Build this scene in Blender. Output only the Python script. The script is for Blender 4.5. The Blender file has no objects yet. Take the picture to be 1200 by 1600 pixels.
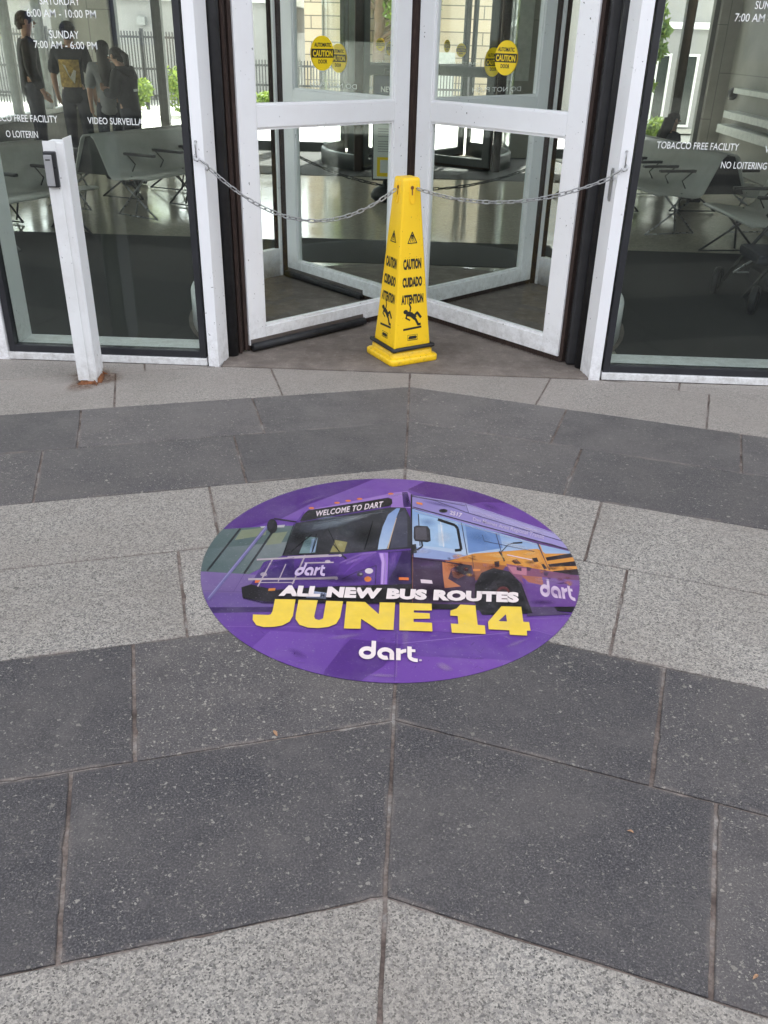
import bpy, bmesh, math, random
from mathutils import Vector, Matrix
random.seed(7)
S = bpy.context.scene
COL = S.collection
R = math.radians

# ------------------------------------------------------------------ camera
CAM_F, CAM_P, CAM_R, CAM_YAW = 1356.8, 0.499145, 0.02528, -0.030165   # focal length in pixels of the 1200 px photo, pitch, roll, yaw
CAM_LOC = Vector((0.012, 0, 1.4))
fwd = Vector((math.sin(CAM_YAW)*math.cos(CAM_P), math.cos(CAM_YAW)*math.cos(CAM_P), -math.sin(CAM_P)))
rt0 = Vector((math.cos(CAM_YAW), -math.sin(CAM_YAW), 0)); up0 = rt0.cross(fwd)
CR = rt0*math.cos(CAM_R)+up0*math.sin(CAM_R); CU = up0*math.cos(CAM_R)-rt0*math.sin(CAM_R)
cam_d = bpy.data.cameras.new('camera'); cam = bpy.data.objects.new('camera', cam_d); COL.objects.link(cam)
m3 = Matrix((CR, CU, -fwd)).transposed(); cam.matrix_world = Matrix.Translation(CAM_LOC) @ m3.to_4x4()
cam_d.sensor_fit = 'VERTICAL'; cam_d.sensor_height = 24; cam_d.lens = 24*CAM_F/1600
cam_d.clip_start = 0.05; cam_d.clip_end = 1000
S.camera = cam
def ground(px, py, z=0.0):                       # measured floor position of a photo pixel
    d = fwd + CR*((px-600)/CAM_F) - CU*((py-800)/CAM_F)
    return CAM_LOC + d*((z-CAM_LOC.z)/d.z)

# ------------------------------------------------------------------ daylight
SUN_EL, SUN_AZ = R(54), R(14)                    # the sun stands high behind the building
W = bpy.data.worlds.new('World'); S.world = W; W.use_nodes = True
wn = W.node_tree.nodes; bgn = wn['Background']
sky = wn.new('ShaderNodeTexSky'); sky.sky_type = 'NISHITA'; sky.sun_disc = False
sky.sun_elevation = SUN_EL; sky.sun_rotation = SUN_AZ; sky.air_density = 1.0; sky.dust_density = 4.0; sky.ozone_density = 0.6
hs = wn.new('ShaderNodeHueSaturation'); hs.inputs['Saturation'].default_value = 0.26
W.node_tree.links.new(sky.outputs[0], hs.inputs['Color']); W.node_tree.links.new(hs.outputs[0], bgn.inputs['Color'])
bgn.inputs['Strength'].default_value = 0.12
sl = bpy.data.lights.new('sun', 'SUN'); sl.energy = 3.6; sl.angle = R(0.5); sl.color = (1, 0.95, 0.88)
sun = bpy.data.objects.new('sun', sl); COL.objects.link(sun)
sd = Vector((math.sin(SUN_AZ)*math.cos(SUN_EL), math.cos(SUN_AZ)*math.cos(SUN_EL), math.sin(SUN_EL)))
sun.rotation_euler = sd.to_track_quat('Z', 'Y').to_euler(); sun.location = sd*40
S.view_settings.view_transform = 'Standard'; S.view_settings.look = 'None'
S.view_settings.exposure = 2.74; S.view_settings.gamma = 1; S.view_settings.use_curve_mapping = False
S.render.engine = 'CYCLES'
S.cycles.max_bounces = 14; S.cycles.transparent_max_bounces = 40; S.cycles.diffuse_bounces = 5; S.cycles.glossy_bounces = 5
S.cycles.use_denoising = True; S.cycles.sample_clamp_indirect = 6.0

# ------------------------------------------------------------------ helpers: colours and materials
def lin(c): return c/12.92 if c <= .04045 else ((c+.055)/1.055)**2.4
def hx(s, a=1.0):
    s = s.lstrip('#'); return tuple(min(1, lin(int(s[i:i+2], 16)/255)*a) for i in (0, 2, 4))+(1,)
class NT:
    def __init__(s, name):
        s.m = bpy.data.materials.new(name); s.m.use_nodes = True; s.t = s.m.node_tree; s.n = s.t.nodes
        s.b = s.n['Principled BSDF']; s.out = s.n['Material Output']; s.tc = s.n.new('ShaderNodeTexCoord')
    def l(s, a, b): s.t.links.new(a, b)
    def new(s, ty, **kw):
        n = s.n.new(ty)
        for k, v in kw.items():
            if k in n.inputs.keys(): n.inputs[k].default_value = v
            else: setattr(n, k, v)
        return n
    def noise(s, scale, detail=4, rough=.55, vec=None, dist=0):
        n = s.new('ShaderNodeTexNoise', Scale=scale, Detail=detail, Roughness=rough, Distortion=dist)
        s.l(vec if vec else s.tc.outputs['Object'], n.inputs['Vector']); return n.outputs[0]
    def ramp(s, fac, stops, interp='LINEAR'):
        n = s.n.new('ShaderNodeValToRGB'); n.color_ramp.interpolation = interp; e = n.color_ramp.elements
        while len(e) < len(stops): e.new(.5)
        for i, (p, c) in enumerate(stops):
            e[i].position = p; e[i].color = c if isinstance(c, tuple) else (c, c, c, 1)
        s.l(fac, n.inputs[0]); return n.outputs[0]
    def mix(s, fac, a, b, blend='MIX'):
        n = s.n.new('ShaderNodeMix'); n.data_type = 'RGBA'; n.blend_type = blend
        for v, k in ((fac, 0), (a, 6), (b, 7)):
            if isinstance(v, (int, float, tuple)): n.inputs[k].default_value = v
            else: s.l(v, n.inputs[k])
        return n.outputs[2]
    def math(s, op, a, b=None, c=None):
        n = s.n.new('ShaderNodeMath'); n.operation = op
        for i, v in enumerate((a, b, c)):
            if v is None: continue
            if isinstance(v, (int, float)): n.inputs[i].default_value = v
            else: s.l(v, n.inputs[i])
        return n.outputs[0]
    def bump(s, h, strength=.3, dist=.002):
        n = s.new('ShaderNodeBump', Strength=strength, Distance=dist); s.l(h, n.inputs['Height']); s.l(n.outputs[0], s.b.inputs['Normal'])
    def col(s, c):
        if isinstance(c, tuple): s.b.inputs['Base Color'].default_value = c
        else: s.l(c, s.b.inputs['Base Color'])
    def rough(s, r):
        if isinstance(r, (int, float)): s.b.inputs['Roughness'].default_value = r
        else: s.l(r, s.b.inputs['Roughness'])

def simple(name, c, rough=.5, metal=0, var=.12, scale=14, bump=0, bscale=120, spec=None):
    k = NT(name)
    n = k.noise(scale, 5)
    k.col(k.mix(k.ramp(n, [(.3, 0.0), (.7, 1.0)]), tuple(x*(1-var) for x in c[:3])+(1,), tuple(min(1, x*(1+var)) for x in c[:3])+(1,)))
    k.rough(k.ramp(k.noise(scale*2.3, 4), [(.3, max(0, rough-.08)), (.7, min(1, rough+.08))])); k.b.inputs['Metallic'].default_value = metal
    if spec is not None: k.b.inputs['Specular IOR Level'].default_value = spec
    if bump: k.bump(k.noise(bscale, 3), bump, .001)
    return k.m

def painted(name, base, dirt, amount=.5, rough=.42, chips=True):
    # white enamel with faint scuffs and a few dark chips
    k = NT(name)
    n1 = k.ramp(k.noise(5, 6, .65), [(.42, 0.0), (.75, amount)])
    c = k.mix(n1, base, dirt)
    st = k.new('ShaderNodeMapping'); st.inputs['Scale'].default_value = (60, 60, 4); k.l(k.tc.outputs['Object'], st.inputs['Vector'])
    c = k.mix(k.ramp(k.noise(1.0, 3, .6, st.outputs[0]), [(.6, 0.0), (.8, .12)]), c, dirt)
    sp = k.math('MULTIPLY', k.ramp(k.noise(75, 2), [(.705, 0.0), (.73, 1.0)]), k.ramp(k.noise(6, 3), [(.5, 0.0), (.58, 1.0)]))
    sz = k.n.new('ShaderNodeSeparateXYZ'); k.l(k.tc.outputs['Object'], sz.inputs[0]); lo = k.n.new('ShaderNodeMapRange'); k.l(sz.outputs[2], lo.inputs[0]); lo.inputs[1].default_value = .22; lo.inputs[2].default_value = .0
    c = k.mix(k.math('MULTIPLY', lo.outputs[0], k.ramp(k.noise(24, 6, .75), [(.42, 0.0), (.7, .6)])), c, (.30, .27, .24, 1))
    c = k.mix(k.math('MULTIPLY', k.ramp(k.noise(34, 4, .8), [(.66, 0.0), (.69, .5)]), k.ramp(k.noise(3, 3), [(.5, 0.0), (.6, 1.0)])), c, (.28, .27, .26, 1))
    if chips: c = k.mix(sp, c, (.06, .05, .045, 1))
    k.col(c); k.rough(k.ramp(n1, [(0, rough), (1, rough+.2)])); k.bump(k.noise(180, 2), .06, .0006)
    return k.m

def glass(name, tint, refl=.05, haze=.0):
    k = NT(name); k.n.remove(k.b)
    lw = k.new('ShaderNodeLayerWeight', Blend=.5)
    f = k.math('ADD', k.math('MULTIPLY', k.math('POWER', lw.outputs['Facing'], 5.0), .85), refl)
    tr = k.n.new('ShaderNodeBsdfTransparent'); tr.inputs[0].default_value = tint
    gl = k.n.new('ShaderNodeBsdfGlossy'); gl.inputs['Roughness'].default_value = .015; gl.inputs['Color'].default_value = (.92, .96, .95, 1)
    ms = k.n.new('ShaderNodeMixShader'); k.l(f, ms.inputs[0]); k.l(tr.outputs[0], ms.inputs[1]); k.l(gl.outputs[0], ms.inputs[2])
    df = k.n.new('ShaderNodeBsdfDiffuse'); df.inputs['Color'].default_value = (.7, .72, .7, 1)
    st = k.new('ShaderNodeMapping'); st.inputs['Scale'].default_value = (5, 5, .9); k.l(k.tc.outputs['Object'], st.inputs['Vector'])
    d = k.ramp(k.noise(1.6, 6, .7, st.outputs[0], 1.2), [(.35, haze*.35), (.75, haze)])
    m2 = k.n.new('ShaderNodeMixShader'); k.l(d, m2.inputs[0]); k.l(ms.outputs[0], m2.inputs[1]); k.l(df.outputs[0], m2.inputs[2])
    k.l(m2.outputs[0], k.out.inputs['Surface']); return k.m

def granite(name, dark):
    k = NT(name); V = k.tc.outputs['Object']
    at = k.new('ShaderNodeAttribute', attribute_name='rnd'); rnd = at.outputs['Fac']
    off = k.n.new('ShaderNodeVectorMath'); off.operation = 'ADD'
    cmb = k.n.new('ShaderNodeCombineXYZ'); k.l(k.math('MULTIPLY', rnd, 37.0), cmb.inputs[0]); k.l(k.math('MULTIPLY', rnd, 91.0), cmb.inputs[1])
    k.l(V, off.inputs[0]); k.l(cmb.outputs[0], off.inputs[1]); P = off.outputs[0]
    def voro(scale):
        v = k.new('ShaderNodeTexVoronoi', Scale=scale); k.l(P, v.inputs['Vector'])
        s = k.n.new('ShaderNodeSeparateColor'); k.l(v.outputs['Color'], s.inputs[0]); return v.outputs['Distance'], s.outputs[0], s.outputs[1]
    if dark:
        fine = k.noise(230, 4, .75, P)
        mid = k.noise(95, 3, .6, P)
        c = k.ramp(fine, [(.30, (.014, .014, .018, 1)), (.5, (.060, .059, .066, 1)), (.66, (.19, .187, .19, 1))])
        c = k.mix(k.ramp(mid, [(.35, .0), (.7, .45)]), c, (.085, .084, .088, 1))
        # light mineral flecks, denser on some slabs
        dens = k.math('ADD', k.math('MULTIPLY', k.ramp(k.noise(2.4, 3, .6, P), [(.35, 0.0), (.7, 1.0)]), .10), k.math('MULTIPLY', rnd, .13))
        warp = k.n.new('ShaderNodeVectorMath'); warp.operation = 'MULTIPLY_ADD'
        nz = k.new('ShaderNodeTexNoise', Scale=140.0, Detail=2.0); k.l(P, nz.inputs['Vector'])
        k.l(nz.outputs['Color'], warp.inputs[0]); warp.inputs[1].default_value = (.016, .013, 0); k.l(P, warp.inputs[2])
        for sc, th, amt in ((135, .10, .72), (270, .28, .62), (72, -.05, .72)):
            v = k.new('ShaderNodeTexVoronoi', Scale=float(sc)); k.l(warp.outputs[0], v.inputs['Vector'])
            s = k.n.new('ShaderNodeSeparateColor'); k.l(v.outputs['Color'], s.inputs[0])
            sel = k.math('LESS_THAN', s.outputs[0], k.math('ADD', dens, th))
            rad = k.math('LESS_THAN', v.outputs['Distance'], k.math('MULTIPLY_ADD', s.outputs[1], .28, .12))
            f = k.math('MULTIPLY', k.math('MULTIPLY', sel, rad), amt)
            c = k.mix(f, c, k.mix(s.outputs[2], (.27, .265, .23, 1), (.46, .45, .40, 1)))
        dust = k.ramp(k.noise(3.2, 5, .65, P), [(.34, 0.0), (.75, .55)])
        c = k.mix(dust, c, (.165, .155, .147, 1))
        c = k.mix(k.ramp(k.noise(7, 6, .72), [(.55, 0.0), (.74, .42)]), c, (.20, .19, .18, 1))
        c = k.mix(k.ramp(k.noise(4.2, 5, .7, P), [(.58, 0.0), (.72, .5)]), c, (.045, .043, .048, 1))
        c = k.mix(1.0, c, (.90, .865, .85, 1), 'MULTIPLY')
    else:
        d1, r1, r2 = voro(310)
        c = k.ramp(r1, [(0, (.08, .08, .082, 1)), (.14, (.17, .167, .163, 1)), (.3, (.31, .303, .295, 1)), (.65, (.42, .41, .395, 1)), (1, (.57, .555, .53, 1))])
        d2, q1, q2 = voro(150)
        c = k.mix(k.ramp(q1, [(.0, .6), (.35, .0), (.7, .0), (1, .55)]), c, k.mix(k.math('GREATER_THAN', q1, .5), (.20, .20, .21, 1), (.56, .54, .51, 1)))
        c = k.mix(k.ramp(k.noise(420, 2, .6, P), [(.32, .55), (.48, 0.0)]), c, (.08, .08, .085, 1))
        c = k.mix(k.ramp(k.noise(2.0, 5, .65, P), [(.36, 0.0), (.78, .55)]), c, (.235, .212, .195, 1))
        c = k.mix(k.ramp(k.noise(5.5, 6, .7), [(.56, 0.0), (.72, .35)]), c, (.40, .38, .36, 1))
        c = k.mix(1.0, c, (.80, .775, .745, 1), 'MULTIPLY')
    # per slab tone, then stains with a shape of their own
    c = k.mix(1.0, c, k.ramp(rnd, [(0, (.80, .80, .81, 1)), (1, (1.16, 1.14, 1.12, 1))] if dark else [(0, (.90, .885, .86, 1)), (1, (1.08, 1.06, 1.03, 1))]), 'MULTIPLY')
    sp = k.math('MULTIPLY', k.ramp(k.noise(26, 3, .5), [(.70, 0.0), (.74, .7)]), k.ramp(k.noise(1.7, 2), [(.5, 0.0), (.6, 1.0)]))
    c = k.mix(sp, c, (.05, .047, .045, 1))
    ed = k.new('ShaderNodeAttribute', attribute_name='edge')
    e = k.math('MULTIPLY', k.ramp(k.math('ADD', ed.outputs['Fac'], k.math('MULTIPLY', k.noise(9, 5, .7), .55)), [(1.18, 0.0), (1.42, 1.0)]) if False else k.ramp(k.noise(6, 6, .75), [(.47, 0.0), (.66, 1.0)]), ed.outputs['Fac'])
    c = k.mix(k.math('MULTIPLY', e, .72), c, (.20, .165, .145, 1))
    # old foot traffic grime near the doors
    sep = k.n.new('ShaderNodeSeparateXYZ'); k.l(V, sep.inputs[0])
    mr = k.n.new('ShaderNodeMapRange'); k.l(sep.outputs[1], mr.inputs[0]); mr.inputs[1].default_value = 2.3; mr.inputs[2].default_value = 3.6
    g = k.math('MULTIPLY', mr.outputs[0], k.ramp(k.noise(4, 5, .7), [(.3, .2), (.7, 1.0)]))
    c = k.mix(k.math('MULTIPLY', g, .75), c, (.185, .170, .160, 1) if dark else (.30, .265, .24, 1))
    k.col(c); k.rough(k.ramp(k.noise(60, 3), [(.3, .62), (.7, .82)])); k.b.inputs['Specular IOR Level'].default_value = .35
    k.bump(k.noise(300, 3, .7, P), .35 if dark else .25, .0015)
    return k.m

M = {}
M['granite_pale'] = granite('pale granite', False)
M['granite_dark'] = granite('dark granite', True)
k = NT('mortar'); n = k.noise(6, 6, .72); n2 = k.noise(140, 3, .6)
c = k.ramp(n, [(.30, (.045, .034, .03, 1)), (.42, (.14, .105, .09, 1)), (.52, (.24, .195, .17, 1)), (.62, (.34, .32, .30, 1)), (.75, (.42, .41, .39, 1))])
k.col(k.mix(k.ramp(n2, [(.4, 0.0), (.65, .5)]), c, (.06, .05, .045, 1))); k.rough(.95); k.bump(n2, .6, .003); M['mortar'] = k.m
k = NT('door floor concrete'); c = k.ramp(k.noise(9, 6, .7), [(.3, (.13, .108, .093, 1)), (.55, (.215, .18, .155, 1)), (.8, (.33, .29, .255, 1))])
c = k.mix(k.ramp(k.noise(240, 3), [(.4, 0.0), (.65, .5)]), c, (.10, .085, .075, 1)); c = k.mix(k.ramp(k.noise(3.2, 7, .75), [(.5, 0.0), (.68, .75)]), c, (.10, .078, .066, 1)); c = k.mix(k.ramp(k.noise(18, 6, .75), [(.62, 0.0), (.74, .7)]), c, (.36, .33, .30, 1)); k.col(c); k.rough(.85); k.bump(k.noise(200, 3), .5, .0015); M['door_floor'] = k.m
M['white'] = painted('white enamel', (.90, .90, .915, 1), (.74, .69, .69, 1), .22)
M['white_worn'] = painted('worn white paint', (.82, .82, .82, 1), (.55, .52, .49, 1), .45)
M['rubber'] = simple('black rubber', (.018, .018, .02, 1), .55, var=.3, bump=.2)
M['gasket'] = simple('window gasket', (.022, .023, .028, 1), .38, var=.2)
k = NT('brush bristle'); mp = k.new('ShaderNodeMapping'); mp.inputs['Scale'].default_value = (500, 500, 18); k.l(k.tc.outputs['Object'], mp.inputs['Vector'])
k.col(k.ramp(k.noise(1, 5, .7, mp.outputs[0]), [(.3, (.012, .008, .007, 1)), (.55, (.05, .03, .024, 1)), (.75, (.13, .078, .055, 1))])); k.rough(.9); k.bump(k.noise(1, 5, .7, mp.outputs[0]), .8, .004); M['brush'] = k.m
M['glass'] = glass('window glass', (.84, .872, .848, 1), .030, .006)
M['door_glass'] = glass('door glass', (.962, .978, .970, 1), .014, .002)
M['far_glass'] = glass('far glass', (.955, .975, .965, 1), .02, 0)
M['steel'] = simple('galvanised steel', (.42, .42, .42, 1), .38, 1.0, .2, 60, .15)
M['dark_steel'] = simple('dark steel', (.05, .05, .052, 1), .4, .6, .2)
k = NT('yellow plastic'); c = k.mix(k.ramp(k.noise(7, 5, .65), [(.45, 0.0), (.8, .35)]), hx('#ffd01e'), hx('#f2bc1e'))
c = k.mix(k.math('MULTIPLY', k.ramp(k.noise(120, 2), [(.70, 0.0), (.73, 1.0)]), k.ramp(k.noise(9, 2), [(.45, 0.0), (.6, .9)])), c, (.10, .06, .02, 1))
sep = k.n.new('ShaderNodeSeparateXYZ'); k.l(k.tc.outputs['Object'], sep.inputs[0])
low = k.n.new('ShaderNodeMapRange'); k.l(sep.outputs[2], low.inputs[0]); low.inputs[1].default_value = .16; low.inputs[2].default_value = .0
c = k.mix(k.math('MULTIPLY', low.outputs[0], k.ramp(k.noise(38, 5, .7), [(.5, 0.0), (.7, .6)])), c, (.30, .16, .05, 1))
k.col(c); k.rough(.38); k.bump(k.noise(160, 2), .08, .001); M['yellow'] = k.m
M['black_ink'] = simple('black ink', (.015, .014, .013, 1), .5, var=.1)
M['rust'] = simple('rust', (.20, .075, .03, 1), .9, var=.5, scale=60, bump=.6)
M['reader_black'] = simple('reader housing', (.016, .017, .02, 1), .35)
M['reader_face'] = simple('brushed reader plate', (.36, .36, .37, 1), .42, .25, .06, 20)
M['letter'] = simple('white vinyl', (.82, .83, .83, 1), .5, var=.03)
M['sticker_yellow'] = simple('sticker yellow', hx('#f0d00c'), .4, var=.04)
M['bracket'] = simple('brown bracket metal', (.13, .11, .10, 1), .5, .3, .2)
# interior and street
k = NT('polished terrazzo'); v = k.new('ShaderNodeTexVoronoi', Scale=60.0); k.l(k.tc.outputs['Object'], v.inputs['Vector'])
sp = k.n.new('ShaderNodeSeparateColor'); k.l(v.outputs['Color'], sp.inputs[0])
c = k.mix(k.ramp(k.noise(1.3, 4), [(.3, 0.0), (.7, .4)]), k.ramp(sp.outputs[0], [(0, (.36, .335, .27, 1)), (1, (.50, .465, .38, 1))]), (.37, .355, .31, 1))
k.col(c); k.rough(k.ramp(k.noise(3, 4), [(.3, .07), (.7, .17)])); k.b.inputs['Specular IOR Level'].default_value = .8; M['terrazzo'] = k.m
k = NT('ribbed mat'); wv = k.new('ShaderNodeTexWave', Scale=22.0, Distortion=.4); wv.bands_direction = 'Y'; k.l(k.tc.outputs['Object'], wv.inputs['Vector'])
k.col(k.mix(wv.outputs['Fac'], (.011, .011, .0115, 1), (.030, .029, .029, 1))); k.rough(.9); k.bump(wv.outputs['Fac'], .5, .004); M['mat'] = k.m
M['mat_dark'] = simple('dark mat', (.022, .022, .022, 1), .9, var=.25, scale=40)
k = NT('concrete panel'); c = k.ramp(k.noise(2.2, 6, .65), [(.3, (.27, .265, .24, 1)), (.7, (.37, .36, .33, 1))])
br = k.new('ShaderNodeTexBrick', Scale=1.0); br.inputs['Mortar Size'].default_value = .006; br.inputs['Brick Width'].default_value = 1.1; br.inputs['Row Height'].default_value = .55
mp = k.new('ShaderNodeMapping'); mp.inputs['Rotation'].default_value = (R(90), 0, R(90)); k.l(k.tc.outputs['Object'], mp.inputs['Vector']); k.l(mp.outputs[0], br.inputs['Vector'])
k.col(k.mix(k.math('MULTIPLY', br.outputs['Fac'], .6), c, (.12, .12, .115, 1))); k.rough(.8); M['concrete'] = k.m
M['dark_wall'] = simple('dark grey wall', (.10, .10, .098, 1), .8)
M['mullion'] = simple('grey mullion', (.30, .31, .31, 1), .45)
M['mullion_dark'] = simple('dark mullion', (.075, .08, .08, 1), .45)
M['wall_out'] = simple('upper facade', (.45, .45, .46, 1), .7)
M['ceiling'] = simple('ceiling', (.34, .34, .33, 1), .8)
M['street'] = simple('sunlit concrete', (.50, .49, .46, 1), .85, var=.1, scale=.6)
M['asphalt'] = simple('asphalt', (.055, .055, .055, 1), .9, var=.2, scale=3)
M['grey_bldg'] = simple('grey cladding', (.30, .30, .30, 1), .7, var=.06, scale=1)
k = NT('buff brick'); br = k.new('ShaderNodeTexBrick', Scale=1.0); br.inputs['Mortar Size'].default_value = .012; br.inputs['Brick Width'].default_value = 2.6; br.inputs['Row Height'].default_value = .26
br.inputs['Color1'].default_value = (.60, .50, .37, 1); br.inputs['Color2'].default_value = (.52, .44, .33, 1); br.inputs['Mortar'].default_value = (.18, .16, .13, 1)
mp = k.new('ShaderNodeMapping'); mp.inputs['Rotation'].default_value = (R(90), 0, 0); k.l(k.tc.outputs['Object'], mp.inputs['Vector']); k.l(mp.outputs[0], br.inputs['Vector'])
k.col(br.outputs['Color']); k.rough(.85); M['brick'] = k.m
M['fence'] = simple('fence steel', (.07, .072, .075, 1), .5, .3)
M['orange'] = simple('orange paint', (.55, .16, .04, 1), .5)
k = NT('leaf'); oi = k.new('ShaderNodeAttribute', attribute_name='rnd')
k.col(k.ramp(oi.outputs['Fac'], [(0, (.035, .075, .012, 1)), (.6, (.10, .17, .025, 1)), (1, (.20, .26, .05, 1))])); k.rough(.55)
tl = k.n.new('ShaderNodeBsdfTranslucent'); tl.inputs[0].default_value = (.26, .34, .06, 1); ms = k.n.new('ShaderNodeMixShader'); ms.inputs[0].default_value = .4
k.l(k.b.outputs[0], ms.inputs[1]); k.l(tl.outputs[0], ms.inputs[2]); k.l(ms.outputs[0], k.out.inputs[0]); M['leaf'] = k.m
M['bark'] = simple('bark', (.16, .11, .075, 1), .9, var=.3, scale=20)
M['shell'] = simple('bench shell', (.43, .43, .40, 1), .45, var=.06)
M['armrest'] = simple('armrest', (.015, .015, .015, 1), .45)
M['chrome'] = simple('bench tube', (.30, .30, .31, 1), .3, .9)
M['skin'] = simple('skin', (.36, .20, .13, 1), .55, var=.06)
M['hair'] = simple('dark hair', (.018, .013, .010, 1), .55, var=.3, scale=80)
M['cloth_black'] = simple('black cloth', (.022, .022, .025, 1), .9)
M['cloth_grey'] = simple('grey cloth', (.22, .22, .22, 1), .9)
M['cloth_dark'] = simple('dark trousers', (.035, .035, .045, 1), .9)
M['print_yellow'] = simple('printed yellow', (.34, .22, .05, 1), .8, var=.5, scale=30)
M['print_pale'] = simple('printed pale', (.5, .46, .36, 1), .8)
M['dark_pane'] = simple('dark window pane', (.025, .035, .032, 1), .08, var=.4, scale=2)
M['navy'] = simple('navy panel', (.03, .035, .08, 1), .5)
M['paper'] = simple('paper panel', (.62, .66, .62, 1), .6, var=.03)
M['ledge'] = simple('white ledge', (.55, .57, .55, 1), .5)
M['leaf_dry'] = simple('dry leaf', (.36, .21, .12, 1), .8, var=.3, scale=200)
M['red'] = simple('red cloth', (.22, .05, .04, 1), .9)

# ------------------------------------------------------------------ helpers: objects
WM = {}
def setp(o, label=None, cat=None, group=None, kind=None):
    if label: o['label'] = label
    if cat: o['category'] = cat
    if group: o['group'] = group
    if kind: o['kind'] = kind
    return o
def empty(name, loc, label, cat, group=None, rz=0):
    o = bpy.data.objects.new(name, None); COL.objects.link(o); o.location = loc; o.rotation_euler = (0, 0, rz); o.empty_display_size = .1
    WM[o.name] = Matrix.Translation(loc) @ Matrix.Rotation(rz, 4, 'Z'); return setp(o, label, cat, group)
class MB:
    def __init__(s): s.v = []; s.f = []; s.mi = []; s.mats = []; s.sm = []
    def mat(s, m):
        if m not in s.mats: s.mats.append(m)
        return s.mats.index(m)
    def add(s, vs, fs, m=None, smooth=False, X=None):
        b = len(s.v); s.v += [(X @ Vector(p)) if X else Vector(p) for p in vs]
        i = s.mat(m) if m else 0
        for f in fs: s.f.append([b+q for q in f]); s.mi.append(i); s.sm.append(smooth)
    def box(s, x0, x1, y0, y1, z0, z1, m=None, X=None, bev=0):
        bm = bmesh.new(); bmesh.ops.create_cube(bm, size=1)
        for v in bm.verts: v.co = Vector((x0+(v.co.x+.5)*(x1-x0), y0+(v.co.y+.5)*(y1-y0), z0+(v.co.z+.5)*(z1-z0)))
        if bev: bmesh.ops.bevel(bm, geom=bm.edges[:], offset=bev, segments=2, affect='EDGES', profile=.6)
        s.bm(bm, m, X)
    def bm(s, bm, m=None, X=None, smooth=False):
        bm.verts.index_update(); s.add([v.co.copy() for v in bm.verts], [[v.index for v in f.verts] for f in bm.faces], m, smooth, X); bm.free()
    def prism(s, poly, z0, z1, m=None, X=None, inset=0):
        n = len(poly); a = sum(poly[i][0]*poly[(i+1) % n][1]-poly[(i+1) % n][0]*poly[i][1] for i in range(n))
        if a < 0: poly = poly[::-1]
        s.add([(p[0], p[1], z0) for p in poly]+[(p[0], p[1], z1) for p in poly], [list(range(n))[::-1], list(range(n, 2*n))]+[[i, (i+1) % n, n+(i+1) % n, n+i] for i in range(n)], m, False, X)
    def tube(s, pts, r, m=None, seg=8, closed=False, X=None, cap=True):
        pts = [Vector(p) for p in pts]; n = len(pts); rs = r if isinstance(r, (list, tuple)) else [r]*n
        vs = []; fs = []; ref = None
        for i, p in enumerate(pts):
            a = pts[(i-1) % n] if (closed or i > 0) else p; b = pts[(i+1) % n] if (closed or i < n-1) else p
            t = (b-a).normalized()
            if ref is None: ref = Vector((0, 0, 1)) if abs(t.z) < .9 else Vector((1, 0, 0))
            u = (ref-t*ref.dot(t)).normalized(); ref = u; w = t.cross(u)
            for q in range(seg):
                an = 2*math.pi*q/seg; vs.append(p+u*(math.cos(an)*rs[i])+w*(math.sin(an)*rs[i]))
        for i in range(n if closed else n-1):
            j = (i+1) % n
            for q in range(seg): fs.append([i*seg+q, i*seg+(q+1) % seg, j*seg+(q+1) % seg, j*seg+q])
        if cap and not closed: fs += [list(range(seg))[::-1], list(range((n-1)*seg, n*seg))]
        s.add(vs, fs, m, True, X)
    def lathe(s, prof, m=None, seg=24, X=None, a0=0, a1=2*math.pi):
        full = abs(a1-a0-2*math.pi) < 1e-6; n = seg if full else seg+1; vs = []; fs = []
        for r, z in prof:
            for q in range(n): an = a0+(a1-a0)*q/seg; vs.append((r*math.cos(an), r*math.sin(an), z))
        for i in range(len(prof)-1):
            for q in range(seg): fs.append([i*n+q, i*n+(q+1) % n, (i+1)*n+(q+1) % n, (i+1)*n+q])
        s.add(vs, fs, m, True, X)
    def ball(s, c, r, m=None, seg=12, X=None):
        bm = bmesh.new(); bmesh.ops.create_uvsphere(bm, u_segments=seg, v_segments=max(6, seg//2+2), radius=1)
        rr = r if isinstance(r, (tuple, list)) else (r, r, r)
        for v in bm.verts: v.co = Vector((c[0]+v.co.x*rr[0], c[1]+v.co.y*rr[1], c[2]+v.co.z*rr[2]))
        s.bm(bm, m, X, True)
    def build(s, name, m=None, parent=None, attr=None, label=None):
        me = bpy.data.meshes.new(name)
        if parent is not None: inv = WM[parent.name].inverted(); vs = [inv @ v for v in s.v]
        else: vs = s.v
        me.from_pydata([tuple(v) for v in vs], [], s.f)
        for mm in (s.mats if s.mats else [m]): me.materials.append(M[mm] if isinstance(mm, str) else mm)
        for p, i, q in zip(me.polygons, s.mi, s.sm): p.material_index = i; p.use_smooth = q
        if attr:
            for nm, (dom, vals) in attr.items():
                a = me.attributes.new(nm, 'FLOAT', dom); a.data.foreach_set('value', vals)
        me.update(); o = bpy.data.objects.new(name, me); COL.objects.link(o)
        if parent is not None: o.parent = parent; WM[o.name] = WM[parent.name]
        else: WM[o.name] = Matrix.Identity(4)
        if label: o['label'] = label
        return o
def T(x, y, z=0, rz=0): return Matrix.Translation((x, y, z)) @ Matrix.Rotation(rz, 4, 'Z')
def copy_tree(o, parent=None):
    c = o.copy(); COL.objects.link(c)
    if parent is not None: c.parent = parent
    for ch in list(o.children): copy_tree(ch, c)
    return c
_tc = {}
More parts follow.
